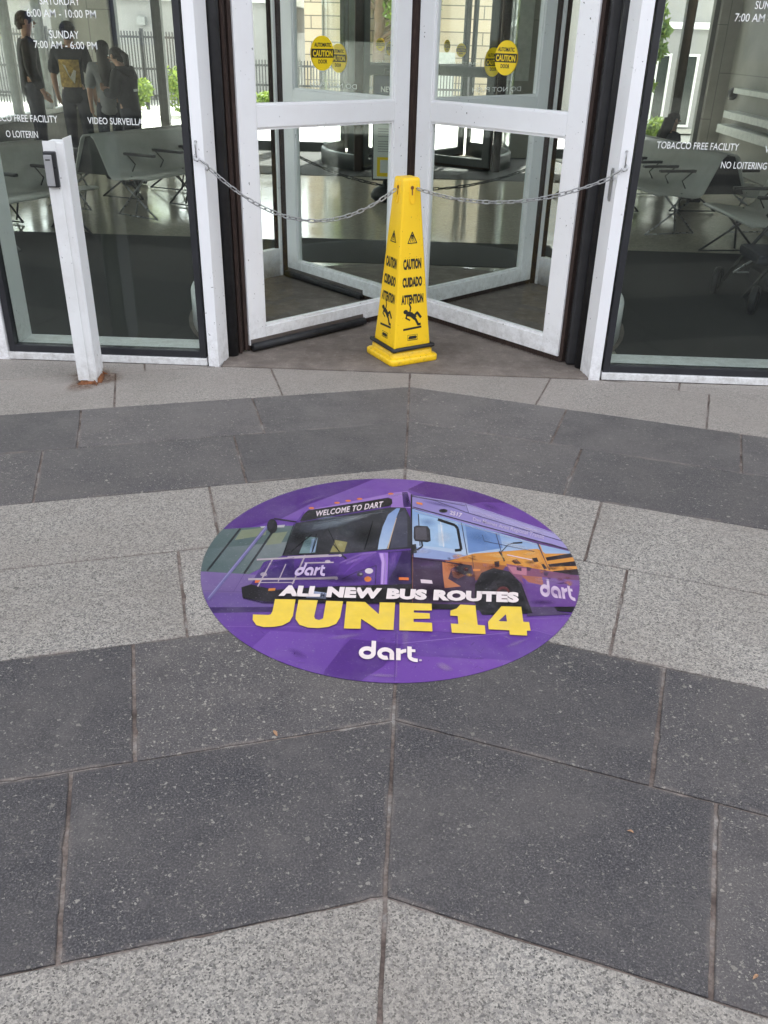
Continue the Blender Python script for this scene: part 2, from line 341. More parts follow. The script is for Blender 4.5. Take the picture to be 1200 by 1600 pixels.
def text2d(s, weight=0.0, spacing=1.0):
    # outlines of a line of writing, cap height 1, starting at x = 0; returns verts, faces, width
    key = (s, weight, spacing)
    if key in _tc: return _tc[key]
    cu = bpy.data.curves.new('writing', 'FONT'); cu.body = s; cu.size = 1; cu.offset = weight; cu.space_character = spacing; cu.resolution_u = 3; cu.fill_mode = 'FRONT'
    ob = bpy.data.objects.new('writing', cu); COL.objects.link(ob)
    dg = bpy.context.evaluated_depsgraph_get(); me = bpy.data.meshes.new_from_object(ob.evaluated_get(dg))
    vs = [(v.co.x, v.co.y) for v in me.vertices]; fs = [list(p.vertices) for p in me.polygons]
    bpy.data.objects.remove(ob); bpy.data.curves.remove(cu); bpy.data.meshes.remove(me)
    x0 = min(v[0] for v in vs); x1 = max(v[0] for v in vs); H = .70
    ref = [v[1] for v in vs]; H = max(max(ref), .5)
    vs = [((x-x0)/H, y/H) for x, y in vs]; _tc[key] = (vs, fs, (x1-x0)/H); return _tc[key]
def write(mb, s, fn, w, h, m=None, weight=0.0, centre=False, spacing=1.0):
    # lay writing with width w and cap height h through fn(x, y) -> 3D
    vs, fs, W0 = text2d(s, weight, spacing); k = w/W0; ox = -w/2 if centre else 0
    mb.add([fn(x*k+ox, y*h) for x, y in vs], fs, m)
def clip_half(poly, a, b, c):   # keep a*x + b*y <= c
    out = []
    for i in range(len(poly)):
        p, q = poly[i], poly[(i+1) % len(poly)]; dp = a*p[0]+b*p[1]-c; dq = a*q[0]+b*q[1]-c
        if dp <= 0: out.append(p)
        if (dp < 0 < dq) or (dq < 0 < dp): t = dp/(dp-dq); out.append((p[0]+(q[0]-p[0])*t, p[1]+(q[1]-p[1])*t))
    return out

# ================================================================== GROUND AND PAVING
YF = 4.0                                           # the plane of the window glass
mb = MB(); n = 24
mb.add([(-400, -400, -.03), (400, -400, -.03), (400, 400, -.03), (-400, 400, -.03)], [[0, 1, 2, 3]])
setp(mb.build('ground', 'street'), kind='structure')
mb = MB(); mb.add([(-9, -9, -.0055), (9, -9, -.0055), (9, 3.99, -.0055), (-9, 3.99, -.0055)], [[0, 1, 2, 3]])
setp(mb.build('paving_bed', 'mortar'), kind='structure')
rows = [4.235, 3.777, 3.360, 2.913, 2.474, 2.004, 1.553, 1.076]
while rows[-1] > -8: rows.append(rows[-1]-.455)
rows = [4.69]+rows
pale = lambda i: ((i-2) // 2) % 2 == 1 if i >= 2 else True
mb = MB(); rnd = []; edge = []; SL = .30
rs = random.Random(11)
def add_slab(poly, mat, r):
    # inset outline, tiny arris, so every slab has a real edge down to its joint
    n = len(poly); ar = sum(poly[i][0]*poly[(i+1) % n][1]-poly[(i+1) % n][0]*poly[i][1] for i in range(n))
    if ar < 0: poly = poly[::-1]
    if abs(ar) < .01: return
    near = all(abs(p[0]) < 2.6 and -.2 < p[1] < 4.3 for p in poly)
    if near:
        q = []; jit = []
        for i in range(n):
            a = Vector(poly[i]); b = Vector(poly[(i+1) % n]); L = (b-a).length; m_ = max(1, int(L/.022)); nn = Vector((-(b-a).y, (b-a).x)).normalized()
            ph = rs.uniform(0, 9)
            for j in range(m_):
                t = j/m_; d = 0 if j == 0 else rs.gauss(0, .00045)+.0006*math.sin(ph+t*L*9)
                if j and rs.random() < .045: d += rs.uniform(.001, .0045)
                q.append(tuple(a.lerp(b, t))); jit.append(nn*d)
        poly = q; n = len(poly)
    cx = sum(p[0] for p in poly)/n; cy = sum(p[1] for p in poly)/n
    def inset(d):
        q = []
        for i in range(n):
            a = Vector(poly[i-1]); b = Vector(poly[i]); c2 = Vector(poly[(i+1) % n])
            e1 = (b-a).normalized(); e2 = (c2-b).normalized(); n1 = Vector((-e1.y, e1.x)); n2 = Vector((-e2.y, e2.x))
            mvec = n1+n2; k = d/max(.25, 1+n1.dot(n2)); q.append(b+mvec*k)
        return q
    tx, ty, dz = rs.uniform(-.0012, .0012), rs.uniform(-.0012, .0012), rs.uniform(-.0007, .0007)
    zt = lambda p: dz+tx*(p[0]-cx)+ty*(p[1]-cy)
    a0 = inset(0); a1 = inset(.0022); a2 = inset(.0095)
    if near: a0 = [p+j for p, j in zip(a0, jit)]; a1 = [p+j*1.05 for p, j in zip(a1, jit)]
    vs = [(p[0], p[1], -.012) for p in a0]+[(p[0], p[1], zt(p)-.002) for p in a0]+[(p[0], p[1], zt(p)) for p in a1]+[(p[0], p[1], zt(p)) for p in a2]
    fs = [list(range(3*n, 4*n))]
    for L in range(3):
        for i in range(n): j = (i+1) % n; fs.append([L*n+i, L*n+j, (L+1)*n+j, (L+1)*n+i])
    mb.add(vs, fs, mat); rnd.extend([r]*len(fs)); edge.extend([1.0]*(3*n)+[0.0]*n)
for i in range(len(rows)-1):
    y0, y1 = rows[i], rows[i+1]; g = .0028; gx = .0036 if i < 6 else .0043
    for side in (-1, 1):
        for j in range(13):
            X0 = .688*j; X1 = .688*(j+1); dx = (y0-y1)*.28
            # joints run square to the row, so they lean towards the mitre
            def pt(x, top): yy = (y0 if top else y1); return (x, yy-SL*x)
            t0 = X0; b0 = max(0, X0-dx) if j else 0; t1 = X1; b1 = X1-dx
            tl = pt(t0+(gx if j else .004), True); tr = pt(t1-gx, True); bl = pt(b0+(gx if j else .004), False); brp = pt(b1-gx, False)
            poly = [(tl[0], tl[1]-g), (tr[0], tr[1]-g), (brp[0], brp[1]+g), (bl[0], bl[1]+g)]
            poly = [(side*x, y) for x, y in poly]
            poly = clip_half(poly, 0, 1, 3.958)
            poly = clip_half(poly, 0, -1, 8.9); poly = clip_half(poly, 1, 0, 8.9); poly = clip_half(poly, -1, 0, 8.9)
            if len(poly) < 3: continue
            add_slab(poly, 'granite_pale' if pale(i) else 'granite_dark', rs.random())
o = mb.build('paving', None, None, {'rnd': ('FACE', rnd), 'edge': ('POINT', edge)}); setp(o, kind='structure')

# door floor: a concrete disc with a smooth nosing strip at its front
CX, CY, DR = -.040, 5.0, 1.115                     # axis and radius of the revolving door
mb = MB(); pts = [(-.90, 3.992), (.85, 3.992)]+[(CX+1.24*math.cos(a), CY+1.24*math.sin(a)) for a in [R(-46+q*272/40) for q in range(41)]]
mb.prism(pts, -.01, .002); setp(mb.build('door_floor', 'door_floor'), kind='structure')
mb = MB(); mb.box(-.905, .85, 3.962, 4.03, -.012, .006, bev=.003); setp(mb.build('threshold', 'door_floor'), kind='structure')

# ================================================================== STATION BUILDING
FY, LX, RX = 13.0, -4.62, 3.98                       # far facade, left wall, right wall
bld = empty('station_building', (0, YF, 0), 'glazed bus station building with white posts and tall windows', 'building')
mb = MB()
mb.box(-60, 60, 3.95, 4.25, 3.32, 20); mb.box(-60, -10.1, 3.98, 4.2, -.02, 3.32); mb.box(10.1, 60, 3.98, 4.2, -.02, 3.32)  # out of view; height and width chosen to shade the plaza and its reflections
mb.build('upper_wall', 'wall_out', bld)
mb = MB(); mb.box(-5.0, 5.0, 4.25, 12.849, 19.7, 20); mb.build('roof', 'wall_out', bld)
mb = MB(); mb.box(LX, RX, 4.25, FY-.15, 3.32, 3.42); mb.build('ceiling', 'ceiling', bld)
mb = MB(); mb.box(-5.0, 5.0, FY-.15, FY+.15, 2.62, 19.69); mb.build('rear_upper_wall', 'wall_out', bld)
mb = MB(); mb.box(RX, RX+.25, 4.3, FY-.2, 0, 3.319); mb.build('concrete_wall', 'concrete', bld)
mb = MB(); mb.box(RX-.14, RX-.002, 9.6, 12.1, .90, .96, bev=.006); mb.box(RX-.18, RX-.002, 9.3, 12.2, .62, .70, bev=.006); mb.box(RX-.20, RX-.002, 9.2, 12.3, .44, .54, bev=.006); mb.build('wall_ledge', 'ledge', bld)
mb = MB(); mb.ball((RX-.05, 12.4, .88), (.06, .07, .075), None, 14); mb.tube([(RX-.05, 12.4, .88), (RX+.0, 12.4, .88)], .03); mb.build('wall_knob', 'armrest', bld)  # round black knob on the wall, gives no light
# left inner window wall
mb = MB(); mb.box(LX-.2, LX, 4.3, FY-.2, 0, .47); mb.box(LX-.2, LX, 4.3, FY-.2, 2.4, 3.319); mb.build('low_wall', 'dark_wall', bld)
w = MB(); w.box(LX-.12, LX-.02, 4.3, FY-.2, .471, .53, bev=.004)
for i in range(9): y = 5.2+i*.95; w.box(LX-.12, LX-.02, y, y+.07, .531, 2.4)
wf = w.build('window', 'mullion', bld)
mb = MB(); mb.box(LX-.075, LX-.067, 4.3, FY-.25, .5, 2.4); mb.build('pane', 'far_glass', wf)
# white posts beside the revolving door
def post(x0, x1, sx):
    p = MB(); f = [(x0, 3.957), (x1, 3.957)]
    p.prism([(x0, 3.957), (x1, 3.957), (x1+sx*.02, 4.09), (x0+sx*.004, 4.09)], -.012, 3.32); p.build('door_post', 'white', bld)
post(-.965, -.916, 1); post(.898, .848, -1)
lp_ = MB(); lp_.box(.832, .8385, 4.000, 4.020, .80, .935, bev=.002); lp_.box(.829, .8315, 4.004, 4.016, .81, .925); lp_.build('latch_plate', 'steel', bld)
# front windows
def window_bay(x0, x1, front=True):
    fr = MB(); g0 = 3.972
    fr.box(x0, x0+.030, g0, 4.02, .035, 3.3, bev=.002); fr.box(x1-.030, x1, g0, 4.02, .035, 3.3, bev=.002)
    fr.box(x0+.03, x1-.03, g0, 4.02, .036, .068, bev=.002); fr.box(x0+.03, x1-.03, g0, 4.02, 3.24, 3.3)
    f = fr.build('window', 'gasket', bld)
    p = MB(); p.box(x0+.025, x1-.025, 3.996, 4.004, .06, 3.25); p.build('pane', 'glass', f)
    s = MB(); s.box(x0-.004, x1+.004, 3.962, 4.03, .0, .034, bev=.003); s.build('sill', 'white_worn', f)
    jb = MB(); jb.box(x0+.002, x0+.032, 4.022, 4.17, .0, 3.3); jb.box(x1-.032, x1-.002, 4.022, 4.17, .0, 3.3); jb.box(x0+.033, x1-.033, 4.022, 4.17, .0, .062, bev=.002); jb.build('inner_frame', 'white', f)
    return f
BW = .965
xs = -.978; win_l = None
for i in range(9):
    x1 = xs-i*1.01; f = window_bay(x1-.955, x1)
    if i == 0: win_l = f
    p = MB(); p.box(x1-1.008, x1-.958, 3.957, 4.09, -.012, 3.32, bev=.003); p.build('door_post', 'white', bld)
xs = .912; win_r = None
for i in range(9):
    x0 = xs+i*1.01; f = window_bay(x0, x0+.955)
    if i == 0: win_r = f
    p = MB(); p.box(x0+.958, x0+1.008, 3.957, 4.09, -.012, 3.32, bev=.003); p.build('door_post', 'white', bld)
# writing on the glass
def on_glass(x, z): return lambda a, b: Vector((x+a, 3.9945, z+b))
def gline(win, s, xc, z, w, h, centre=True): q = MB(); write(q, s, on_glass(xc, z), w, h, None, .004, centre); q.build('window_lettering', 'letter', win)
gline(win_l, 'SATURDAY', -1.467, 1.490, .165, .028); gline(win_l, '6:00 AM - 10:00 PM', -1.467, 1.446, .283, .028)
gline(win_l, 'FRIDAY', -1.467, 1.59, .12, .028)
gline(win_l, 'SUNDAY', -1.467, 1.371, .122, .028); gline(win_l, '7:00 AM - 6:00 PM', -1.467, 1.334, .262, .027)
gline(win_l, 'TOBACCO FREE FACILITY', -1.716, 1.053, .342, .027); gline(win_l, 'VIDEO SURVEILLANCE', -1.268, 1.052, .294, .026); gline(win_l, 'O LOITERIN', -1.710, .990, .139, .027)

gline(win_r, 'SATURDAY', 1.365, 1.665, .165, .028); gline(win_r, '6:00 AM - 10:00 PM', 1.365, 1.62, .283, .028)
gline(win_r, 'SUNDAY', 1.357, 1.534, .122, .027); gline(win_r, '7:00 AM - 6:00 PM', 1.357, 1.490, .262, .028)
gline(win_r, 'TOBACCO FREE FACILITY', 1.172, 1.019, .342, .027); gline(win_r, 'VIDEO SURVEILLANCE', 1.600, 1.014, .294, .026); gline(win_r, 'NO LOITERING', 1.380, .948, .192, .027)

# far facade, mullions and panes
for a_, b_ in ((-4.9, -4.14), (1.02, 1.50), (3.74, 4.5)): mb = MB(); mb.box(a_, b_, FY-.149, FY+.149, 0, 2.619); mb.build('rear_pier', 'concrete', bld)
def rear_window(x0, x1, sill=.12):
    f = MB(); f.box(x0-.03, x0+.03, FY-.06, FY+.06, .05, 2.6, bev=.003); f.box(x1-.03, x1+.03, FY-.06, FY+.06, .05, 2.6, bev=.003)
    f.box(x0+.03, x1-.03, FY-.05, FY+.05, .0, sill); f.box(x0+.03, x1-.03, FY-.05, FY+.05, 2.5, 2.6)
    w_ = f.build('window', 'mullion_dark', bld); p = MB(); p.box(x0+.02, x1-.02, FY-.004, FY+.004, sill-.01, 2.51); p.build('pane', 'far_glass', w_)
for a, b in ((-4.10, -3.56), (-3.5, -2.62), (-2.56, -1.95), (-1.72, -1.02), (1.55, 2.3), (2.36, 3.36), (3.42, 3.71)): rear_window(a, b)
mb = MB(); mb.box(-1.92, -1.75, FY-.12, FY+.12, 0, 2.62); mb.build('rear_pier', 'dark_wall', bld)
mb = MB(); mb.box(1.12, 1.38, FY-.19, FY-.155, .95, 2.2, bev=.003); mb.build('wall_panel', 'ledge', bld)

# ================================================================== FLOOR INSIDE
mb = MB(); mb.add([(LX-.1, 4.02, -.004), (RX+.1, 4.02, -.004), (RX+.1, FY+.1, -.004), (LX-.1, FY+.1, -.004)], [[0, 1, 2, 3]]); setp(mb.build('floor', 'terrazzo'), kind='structure')
def mat_(x0, x1, y0, y1, m, lab):
    q = MB(); q.box(x0, x1, y0, y1, -.003, .0012, bev=.001); setp(q.build('entrance_mat', m), lab, 'mat')
mat_(-4.55, -1.06, 4.19, 6.95, 'mat', 'dark ribbed floor mat behind the left window, running up to the pale floor')
mat_(1.06, 3.9, 4.19, 6.95, 'mat', 'dark ribbed floor mat behind the right window, under the wheels of the pushchair')
mat_(-1.05, 1.05, 6.24, 7.05, 'mat_dark', 'dark entrance mat just inside the front revolving door')
mat_(-3.2, 3.0, 10.6, 12.9, 'mat_dark', 'dark entrance mat on the floor before the rear revolving door')

# ================================================================== REVOLVING DOOR
rd = empty('revolving_door', (CX, CY, 0), 'white revolving door with yellow caution stickers behind the yellow cone', 'revolving door')
def wing(ang, sticker, mir=0, stx=.61):
    X = T(CX, CY, 0, R(ang)); th = .022
    f = MB()
    f.box(.050, .152, -th, th, .032, 3.06, None, X, .004)                  # inner stile
    f.box(1.013, DR, -th, th, .032, 3.06, None, X, .004)                   # outer stile
    for z0, z1 in ((.032, .112), (1.030, 1.122), (2.96, 3.059)): f.box(.1525, 1.0125, -th+.001, th-.001, z0, z1, None, X, .003)
    for z0, z1 in ((.1125, .122), (1.0195, 1.0295), (1.1225, 1.132)): f.box(.153, 1.012, -.013, .013, z0, z1, None, X)   # glazing beads
    for z0, z1 in ((.123, 1.019), (1.1325, 2.959)):
        f.box(.1525, .160, -.0125, .0125, z0, z1, None, X); f.box(1.0045, 1.0125, -.0125, .0125, z0, z1, None, X)
    w_ = f.build('door_wing', 'white', rd)
    p = MB(); p.box(.158, 1.007, -.003, .003, .12, 1.022, None, X); p.box(.158, 1.007, -.003, .003, 1.13, 2.965, None, X); p.build('pane', 'door_glass', w_)
    b = MB(); rr = random.Random(ang)
    b.box(DR+.0005, DR+.020, -.011, .011, .01, 3.05, None, X); b.box(.06, DR, -.010, .010, .004, .031, None, X)
    for q in range(150):                                                  # loose bristle tufts
        z = rr.uniform(.05, 2.2); y = rr.uniform(-.014, .014); a = rr.uniform(-.02, .02)
        b.tube([(DR+.018, y, z), (DR+.034+rr.uniform(0, .012), y+a, z+rr.uniform(-.02, .02))], .0007, None, 3, False, X)
    for q in range(120):
        s_ = rr.uniform(.07, DR); y = rr.choice((-1, 1))*.012
        b.tube([(s_, y, .02), (s_+rr.uniform(-.012, .012), y*1.9, .003)], .0008, None, 3, False, X)
    b.build('brush', 'brush', w_)
    g = MB(); g.box(.36, DR-.006, th+.0005, th+.006, .018, .062, None, X, .0015); g.build('kick_bracket', 'bracket', w_)
    g = MB(); g.lathe([(0, .36), (.020, .36), (.020, DR-.006), (0, DR-.006)], None, 14, X @ Matrix.Translation((0, th+.016, .026)) @ Matrix.Rotation(R(90), 4, 'Y')); g.build('rubber_sweep', 'rubber', w_)
    # round caution stickers, one on each side of the glass
    for sd in (1, -1):
        st = MB(); fn = lambda a, z, d=0: X @ Vector((stx+(-sd)*a, sd*(.0036+d), sticker+z))
        C_ = [(.068*math.cos(t*math.pi/24), .072*math.sin(t*math.pi/24)) for t in range(48)]
        st.add([fn(a, z) for a, z in C_], [list(range(48))], 'sticker_yellow')
        band = [(a, z) for a, z in C_]; band = clip_half(band, 0, 1, .0185); band = clip_half(band, 0, -1, .0185)
        st.add([fn(a, z, .0006) for a, z in band], [list(range(len(band)))], 'black_ink')
        write(st, 'CAUTION', lambda a, z: fn(a, z-.0125, .0012), .118, .025, 'sticker_yellow', .03, True)
        write(st, 'AUTOMATIC', lambda a, z: fn(a, z+.027, .0007), .100, .0165, 'black_ink', .035, True)
        write(st, 'DOOR', lambda a, z: fn(a, z-.042, .0007), .054, .0165, 'black_ink', .035, True)
        st.build('sticker', None, w_)
    if mir: t_ = MB(); write(t_, 'DO NOT PUSH', lambda a, z: X @ Vector((.66+mir*a, .0036*mir, 1.150+z)), .42, .024, None, -.004, True); t_.build('glass_lettering', 'letter', w_)
    return w_
for ang, zs, mir in ((225.4, 1.333, 0), (314.6, 1.333, 0), (134.6, 1.298, 1), (45.4, 1.298, -1)): wing(ang, zs, mir)
mb = MB(); mb.lathe([(0, .0), (.046, .0), (.046, 3.06), (0, 3.06)], None, 20, T(CX, CY))
rr = random.Random(3)
for q in range(60): z = rr.uniform(.1, 2.2); a = rr.uniform(0, 6.28); mb.tube([(CX+.045*math.cos(a), CY+.045*math.sin(a), z), (CX+.066*math.cos(a), CY+.066*math.sin(a), z+rr.uniform(-.02, .02))], .0007, None, 3)
mb.build('centre_shaft', 'brush', rd)
for a0, a1 in ((136, 223), (-43, 44)):
    d = MB(); d.lathe([(1.160, .175), (1.160, .002), (1.215, .002), (1.215, .165), (1.205, .175), (1.160, .175)], None, 32, T(CX, CY), R(a0), R(a1))
    d.lathe([(1.165, 3.0), (1.165, 3.1), (1.21, 3.1), (1.21, 3.0), (1.165, 3.0)], None, 32, T(CX, CY), R(a0), R(a1))
    for a in (a0, a1): d.box(1.155, 1.218, -.02, .02, .0, 3.1, None, T(CX, CY, 0, R(a)), .003)
    w_ = d.build('drum_wall', 'white', rd)
    p = MB(); p.lathe([(1.183, .17), (1.183, 3.01)], None, 40, T(CX, CY), R(a0), R(a1)); p.lathe([(1.191, 3.01), (1.191, .17)], None, 40, T(CX, CY), R(a0), R(a1)); p.build('pane', 'door_glass', w_)
for sx in (-1, 1):
    p = MB(); xx = CX+sx*.845; p.box(xx-.040, xx+.040, 5.80, 5.90, .0, 3.1, bev=.004); p.build('jamb_brush', 'brush', rd)
mb = MB(); mb.lathe([(0, 3.102), (1.23, 3.102), (1.23, 3.31), (0, 3.31)], None, 40, T(CX, CY)); mb.build('canopy', 'ceiling', rd)
far_rd = copy_tree(rd); far_rd.location = (-.06, FY-.95, 0); far_rd.rotation_euler = (0, 0, R(180+10))
for ch in far_rd.children:                           # frames of the rear door take dark grey in place of white
    for sl_ in ch.material_slots:
        if sl_.material and sl_.material.name == 'white enamel': sl_.link = 'OBJECT'; sl_.material = M['mullion_dark']
setp(far_rd, 'dark backlit revolving door in the rear glass wall beyond the hall', 'revolving door')
# round black seals of the front opening
mb = MB(); mb.box(.766, .846, 4.150, 4.20, .004, 3.3, None, None, .012); mb.build('jamb_seal', 'rubber', rd)
for x, y in ((-.884, 4.130), (.836, 4.128)):
    mb = MB(); mb.lathe([(0, .004), (.030, .004), (.030, 3.3), (0, 3.3)], None, 18, T(x, y)); mb.build('jamb_seal', 'rubber', rd)
for sx in (-1, 1):
    x = -.846 if sx < 0 else .772
    mb = MB(); mb.box(x-.006, x+.006, 4.15 if sx < 0 else 4.201, 4.19 if sx < 0 else 4.21, .005, 3.3); mb.box(x-.034, x-.010, 4.16, 4.24, .005, 3.3) if sx < 0 else None
    for q in range(220):
        z = rr.uniform(.02, 2.2); mb.tube([(x, 4.166, z), (x-sx*rr.uniform(.008, .03), 4.150, z+rr.uniform(-.012, .012))], .0007, None, 3)
    mb.build('jamb_brush', 'brush', rd)

# ================================================================== SAFETY CONE
ca = math.atan2(4.184-4.054, .133+.078)            # direction of its right-hand side
bx, by = -.047, 4.205
cone = empty('safety_cone', (bx, by, 0), 'tall yellow caution cone with black lettering standing in the doorway', 'safety cone', None, ca)
CXM = T(bx, by, 0, ca)
def rsq(h, r, z, n=5):
    out = []
    for qx, qy, a in ((1, 1, 0), (-1, 1, 90), (-1, -1, 180), (1, -1, 270)):
        for i in range(n+1): t = R(a+90*i/n); out.append((qx*(h-r)+r*math.cos(t), qy*(h-r)+r*math.sin(t), z))
    return out
def loft(mb, rings, m=None, X=None, caps=True, smooth=True):
    n = len(rings[0]); vs = [p for r_ in rings for p in r_]; fs = []
    for i in range(len(rings)-1):
        for q in range(n): fs.append([i*n+q, i*n+(q+1) % n, (i+1)*n+(q+1) % n, (i+1)*n+q])
    mb.add(vs, fs, m, smooth, X)
    if caps: b = vs; mb.add(rings[-1], [list(range(n))], m, False, X)
mb = MB(); HB = .134
loft(mb, [rsq(HB-.003, .02, .004), rsq(HB, .022, .008), rsq(HB, .022, .030), rsq(HB-.006, .02, .036), rsq(.115, .02, .038), rsq(.113, .018, .042), rsq(.113, .018, .058), rsq(.108, .016, .062)], None, CXM); mb.build('base', 'yellow', cone)
mb = MB(); hw = lambda z: .1045+(.0440-.1045)*((z-.06)/.79)**.93
loft(mb, [rsq(hw(z), .010, z) for z in (.060, .2, .4, .6, .78, .838)]+[rsq(hw(.846)-.001, .010, .846), rsq(hw(.85)-.006, .008, .850)], None, CXM); mb.build('cone_body', 'yellow', cone)
mb = MB(); zc = .078
mb.tube([Vector((p[0], p[1], zc+.004*math.sin(i*.9))) for i, p in enumerate(rsq(.1165, .02, 0, 4))], .0105, None, 8, True, CXM); mb.build('rubber_ring', 'rubber', cone)
ink = MB(); slot = MB(); tilt = math.atan((.097-.0435)/.79)
def face_fn(q, d=.0009):
    X = CXM @ Matrix.Rotation(R(90*q), 4, 'Z')
    return lambda a, z: X @ Vector((a, -(hw(z)+d), z))
def stroke2(pts, w):
    out = []
    for (a, b) in zip(pts[:-1], pts[1:]):
        a = Vector(a); b = Vector(b); t = (b-a).normalized(); nn = Vector((-t.y, t.x))*w/2; e = t*w*.25
        out.append([a-e+nn, b+e+nn, b+e-nn, a-e-nn])
    return out
def circ(cx, cy, rx, ry=None, n=20): ry = ry or rx; return [(cx+rx*math.cos(2*math.pi*i/n), cy+ry*math.sin(2*math.pi*i/n)) for i in range(n)]
for q in range(4):
    F = face_fn(q); ink = MB()
    def poly(p, m='black_ink', d=.0009, X=face_fn): G = face_fn(q, d); ink.add([G(a, z) for a, z in p], [list(range(len(p)))], m)
    for s_, z, h, w in (('CAUTION', .452, .050, .098), ('CUIDADO', .370, .048, .108), ('ATTENTION', .291, .046, .122)):
        write(ink, s_, lambda a, zz, z=z: F(a, z+zz), w, h*.9, 'black_ink', .055, True)
    for st_ in stroke2([(-.024, .567), (0, .616), (.024, .567), (-.024, .567)], .0045): poly([tuple(p) for p in st_])
    for st_ in stroke2([(-.010, .572), (-.003, .604), (.003, .604), (.010, .572)], .003)+stroke2([(0, .602), (0, .584)], .005): poly([tuple(p) for p in st_])
    poly(circ(0, .577, .0028))
    # slipping man over a floor bar
    mz = lambda p: (p[0]*1.22, .17+(p[1]-.17)*1.02)
    poly([mz(p) for p in circ(-.031, .251, .0100)])
    for pts, w in (([(-.024, .242), (-.006, .236), (.010, .220)], .022), ([(-.012, .244), (-.008, .268), (-.014, .286)], .008), ([(-.022, .240), (-.030, .222), (-.012, .210)], .0075),
                   ([(.006, .226), (.022, .242), (.038, .218)], .012), ([(.006, .224), (.016, .208), (.026, .186), (.036, .186)], .012)):
        for st_ in stroke2([mz(p) for p in pts], w): poly([tuple(p) for p in st_])
    poly([(-.052, .163), (.050, .168), (.050, .178), (-.052, .173)])
    poly([(-.028, .112), (.028, .112), (.028, .140), (-.028, .140)]); poly([(-.026, .1145), (.026, .1145), (.026, .138), (-.026, .138)], 'yellow', .0012)
    poly([(-.025, .121), (-.019, .134), (.019, .134), (.025, .127), (.019, .119), (-.019, .119)], 'black_ink', .0015); poly([(-.022, .1155), (.022, .1155), (.022, .117), (-.022, .117)], 'black_ink', .0015)
    # keyhole slot
    G = face_fn(q, .0006); c_ = circ(0, .808, .0085); slot = MB(); slot.add([G(*p) for p in c_], [list(range(len(c_)))]); slot.add([G(*p) for p in ((-.0035, .802), (.0035, .802), (.003, .776), (-.003, .776))], [[0, 1, 2, 3]]); slot.build('keyhole', 'rust', cone); ink.build('lettering', None, cone)
for q in range(4):
    mb = MB(); G = face_fn(q, .0015); path = [(-.013, .835), (-.013, .752), (-.009, .742), (0, .738), (.009, .742), (.013, .752), (.013, .835)]
    mb.tube([G(*p) for p in path], .0017, None, 6); mb.build('embossed_rim', 'yellow', cone)

# ================================================================== CHAINS
def chain(name, pts, lab, dark=False, group=None, wire=.0029, pitch=.0285, hook=True):
    root = empty(name, pts[0], lab, 'chain', group)
    # walk the curve in equal steps
    P = [Vector(p) for p in pts]; L = [0]
    for a, b in zip(P[:-1], P[1:]): L.append(L[-1]+(b-a).length)
    n = max(2, round(L[-1]/pitch)); Q = []
    for i in range(n+1):
        s_ = L[-1]*i/n; j = max(q for q in range(len(P)-1) if L[q] <= s_+1e-9); t = (s_-L[j])/(L[j+1]-L[j]); Q.append(P[j].lerp(P[j+1], t))
    mb = MB(); hl = pitch*.5+wire*1.0; hwid = .0072; rr = random.Random(5)
    stad = []
    for i in range(5): a = -math.pi/2+math.pi*i/4; stad.append((hl-hwid+hwid*math.cos(a), hwid*math.sin(a)))
    for i in range(5): a = math.pi/2+math.pi*i/4; stad.append((-(hl-hwid)+hwid*math.cos(a), hwid*math.sin(a)))
    for i in range(n):
        a, b = Q[i], Q[i+1]; t = (b-a).normalized(); u = t.cross(Vector((0, 0, 1))).normalized(); w = u.cross(t)
        an = (math.pi/2 if i % 2 else 0)+math.pi/4+rr.uniform(-.3, .3); U = u*math.cos(an)+w*math.sin(an); c_ = (a+b)/2
        mb.tube([c_+t*x+U*y for x, y in stad], wire, None, 6, True)
    mb.build('chain_links', 'dark_steel' if dark else 'steel', root)
    return root
def sag(A, B, low, n=60):
    A = Vector(A); B = Vector(B); out = []
    # parabola through both ends with its lowest height `low`
    ha, hb = A.z-low, B.z-low; t0 = math.sqrt(ha)/(math.sqrt(ha)+math.sqrt(hb))
    for i in range(n+1):
        t = i/n; p = A.lerp(B, t); p.z = low+(ha*((t0-t)/t0)**2 if t < t0 else hb*((t-t0)/(1-t0))**2); out.append(p)
    return out
hole_l = (-.098, 4.165, .800); hole_r = (.000, 4.165, .805)
def anchor(root, x, y, z, dx):
    m_ = MB(); m_.tube([(x, y-.004, z+.062), (x-.001, y-.009, z+.05), (x, y-.010, z+.01), (x, y-.004, z)], .0032, None, 8)
    m_.ball((x, y-.002, z+.062), .006, None, 10)
    m_.tube([(x, y-.010, z+.012), (x-dx*.008, y-.018, z+.004), (x-dx*.006, y-.02, z-.010), (x+dx*.006, y-.018, z-.014), (x+dx*.012, y-.012, z-.006), (x+dx*.03, y-.012, z-.020), (x+dx*.046, y-.008, z-.030), (x+dx*.050, y-.006, z-.042), (x+dx*.042, y-.004, z-.052), (x+dx*.034, y-.004, z-.044)], .0042, None, 8)
    m_.build('eye_hook', 'steel', root)
lc = chain('chain', sag((-.896, 3.955, .892), hole_l, .667), 'steel chain from the left white post to the yellow cone')
anchor(lc, -.948, 3.958, .936, 1)
rc = chain('chain', sag(hole_r, (.822, 3.955, .902), .768), 'steel chain from the yellow cone to the right white post'); anchor(rc, .872, 3.958, .945, -1)
chain('chain', sag((-.86, 5.87, .78), (.78, 5.87, .74), .56), 'dark chain hanging across the inner side of the revolving door, seen through its glass', True, None, .0035, .040)

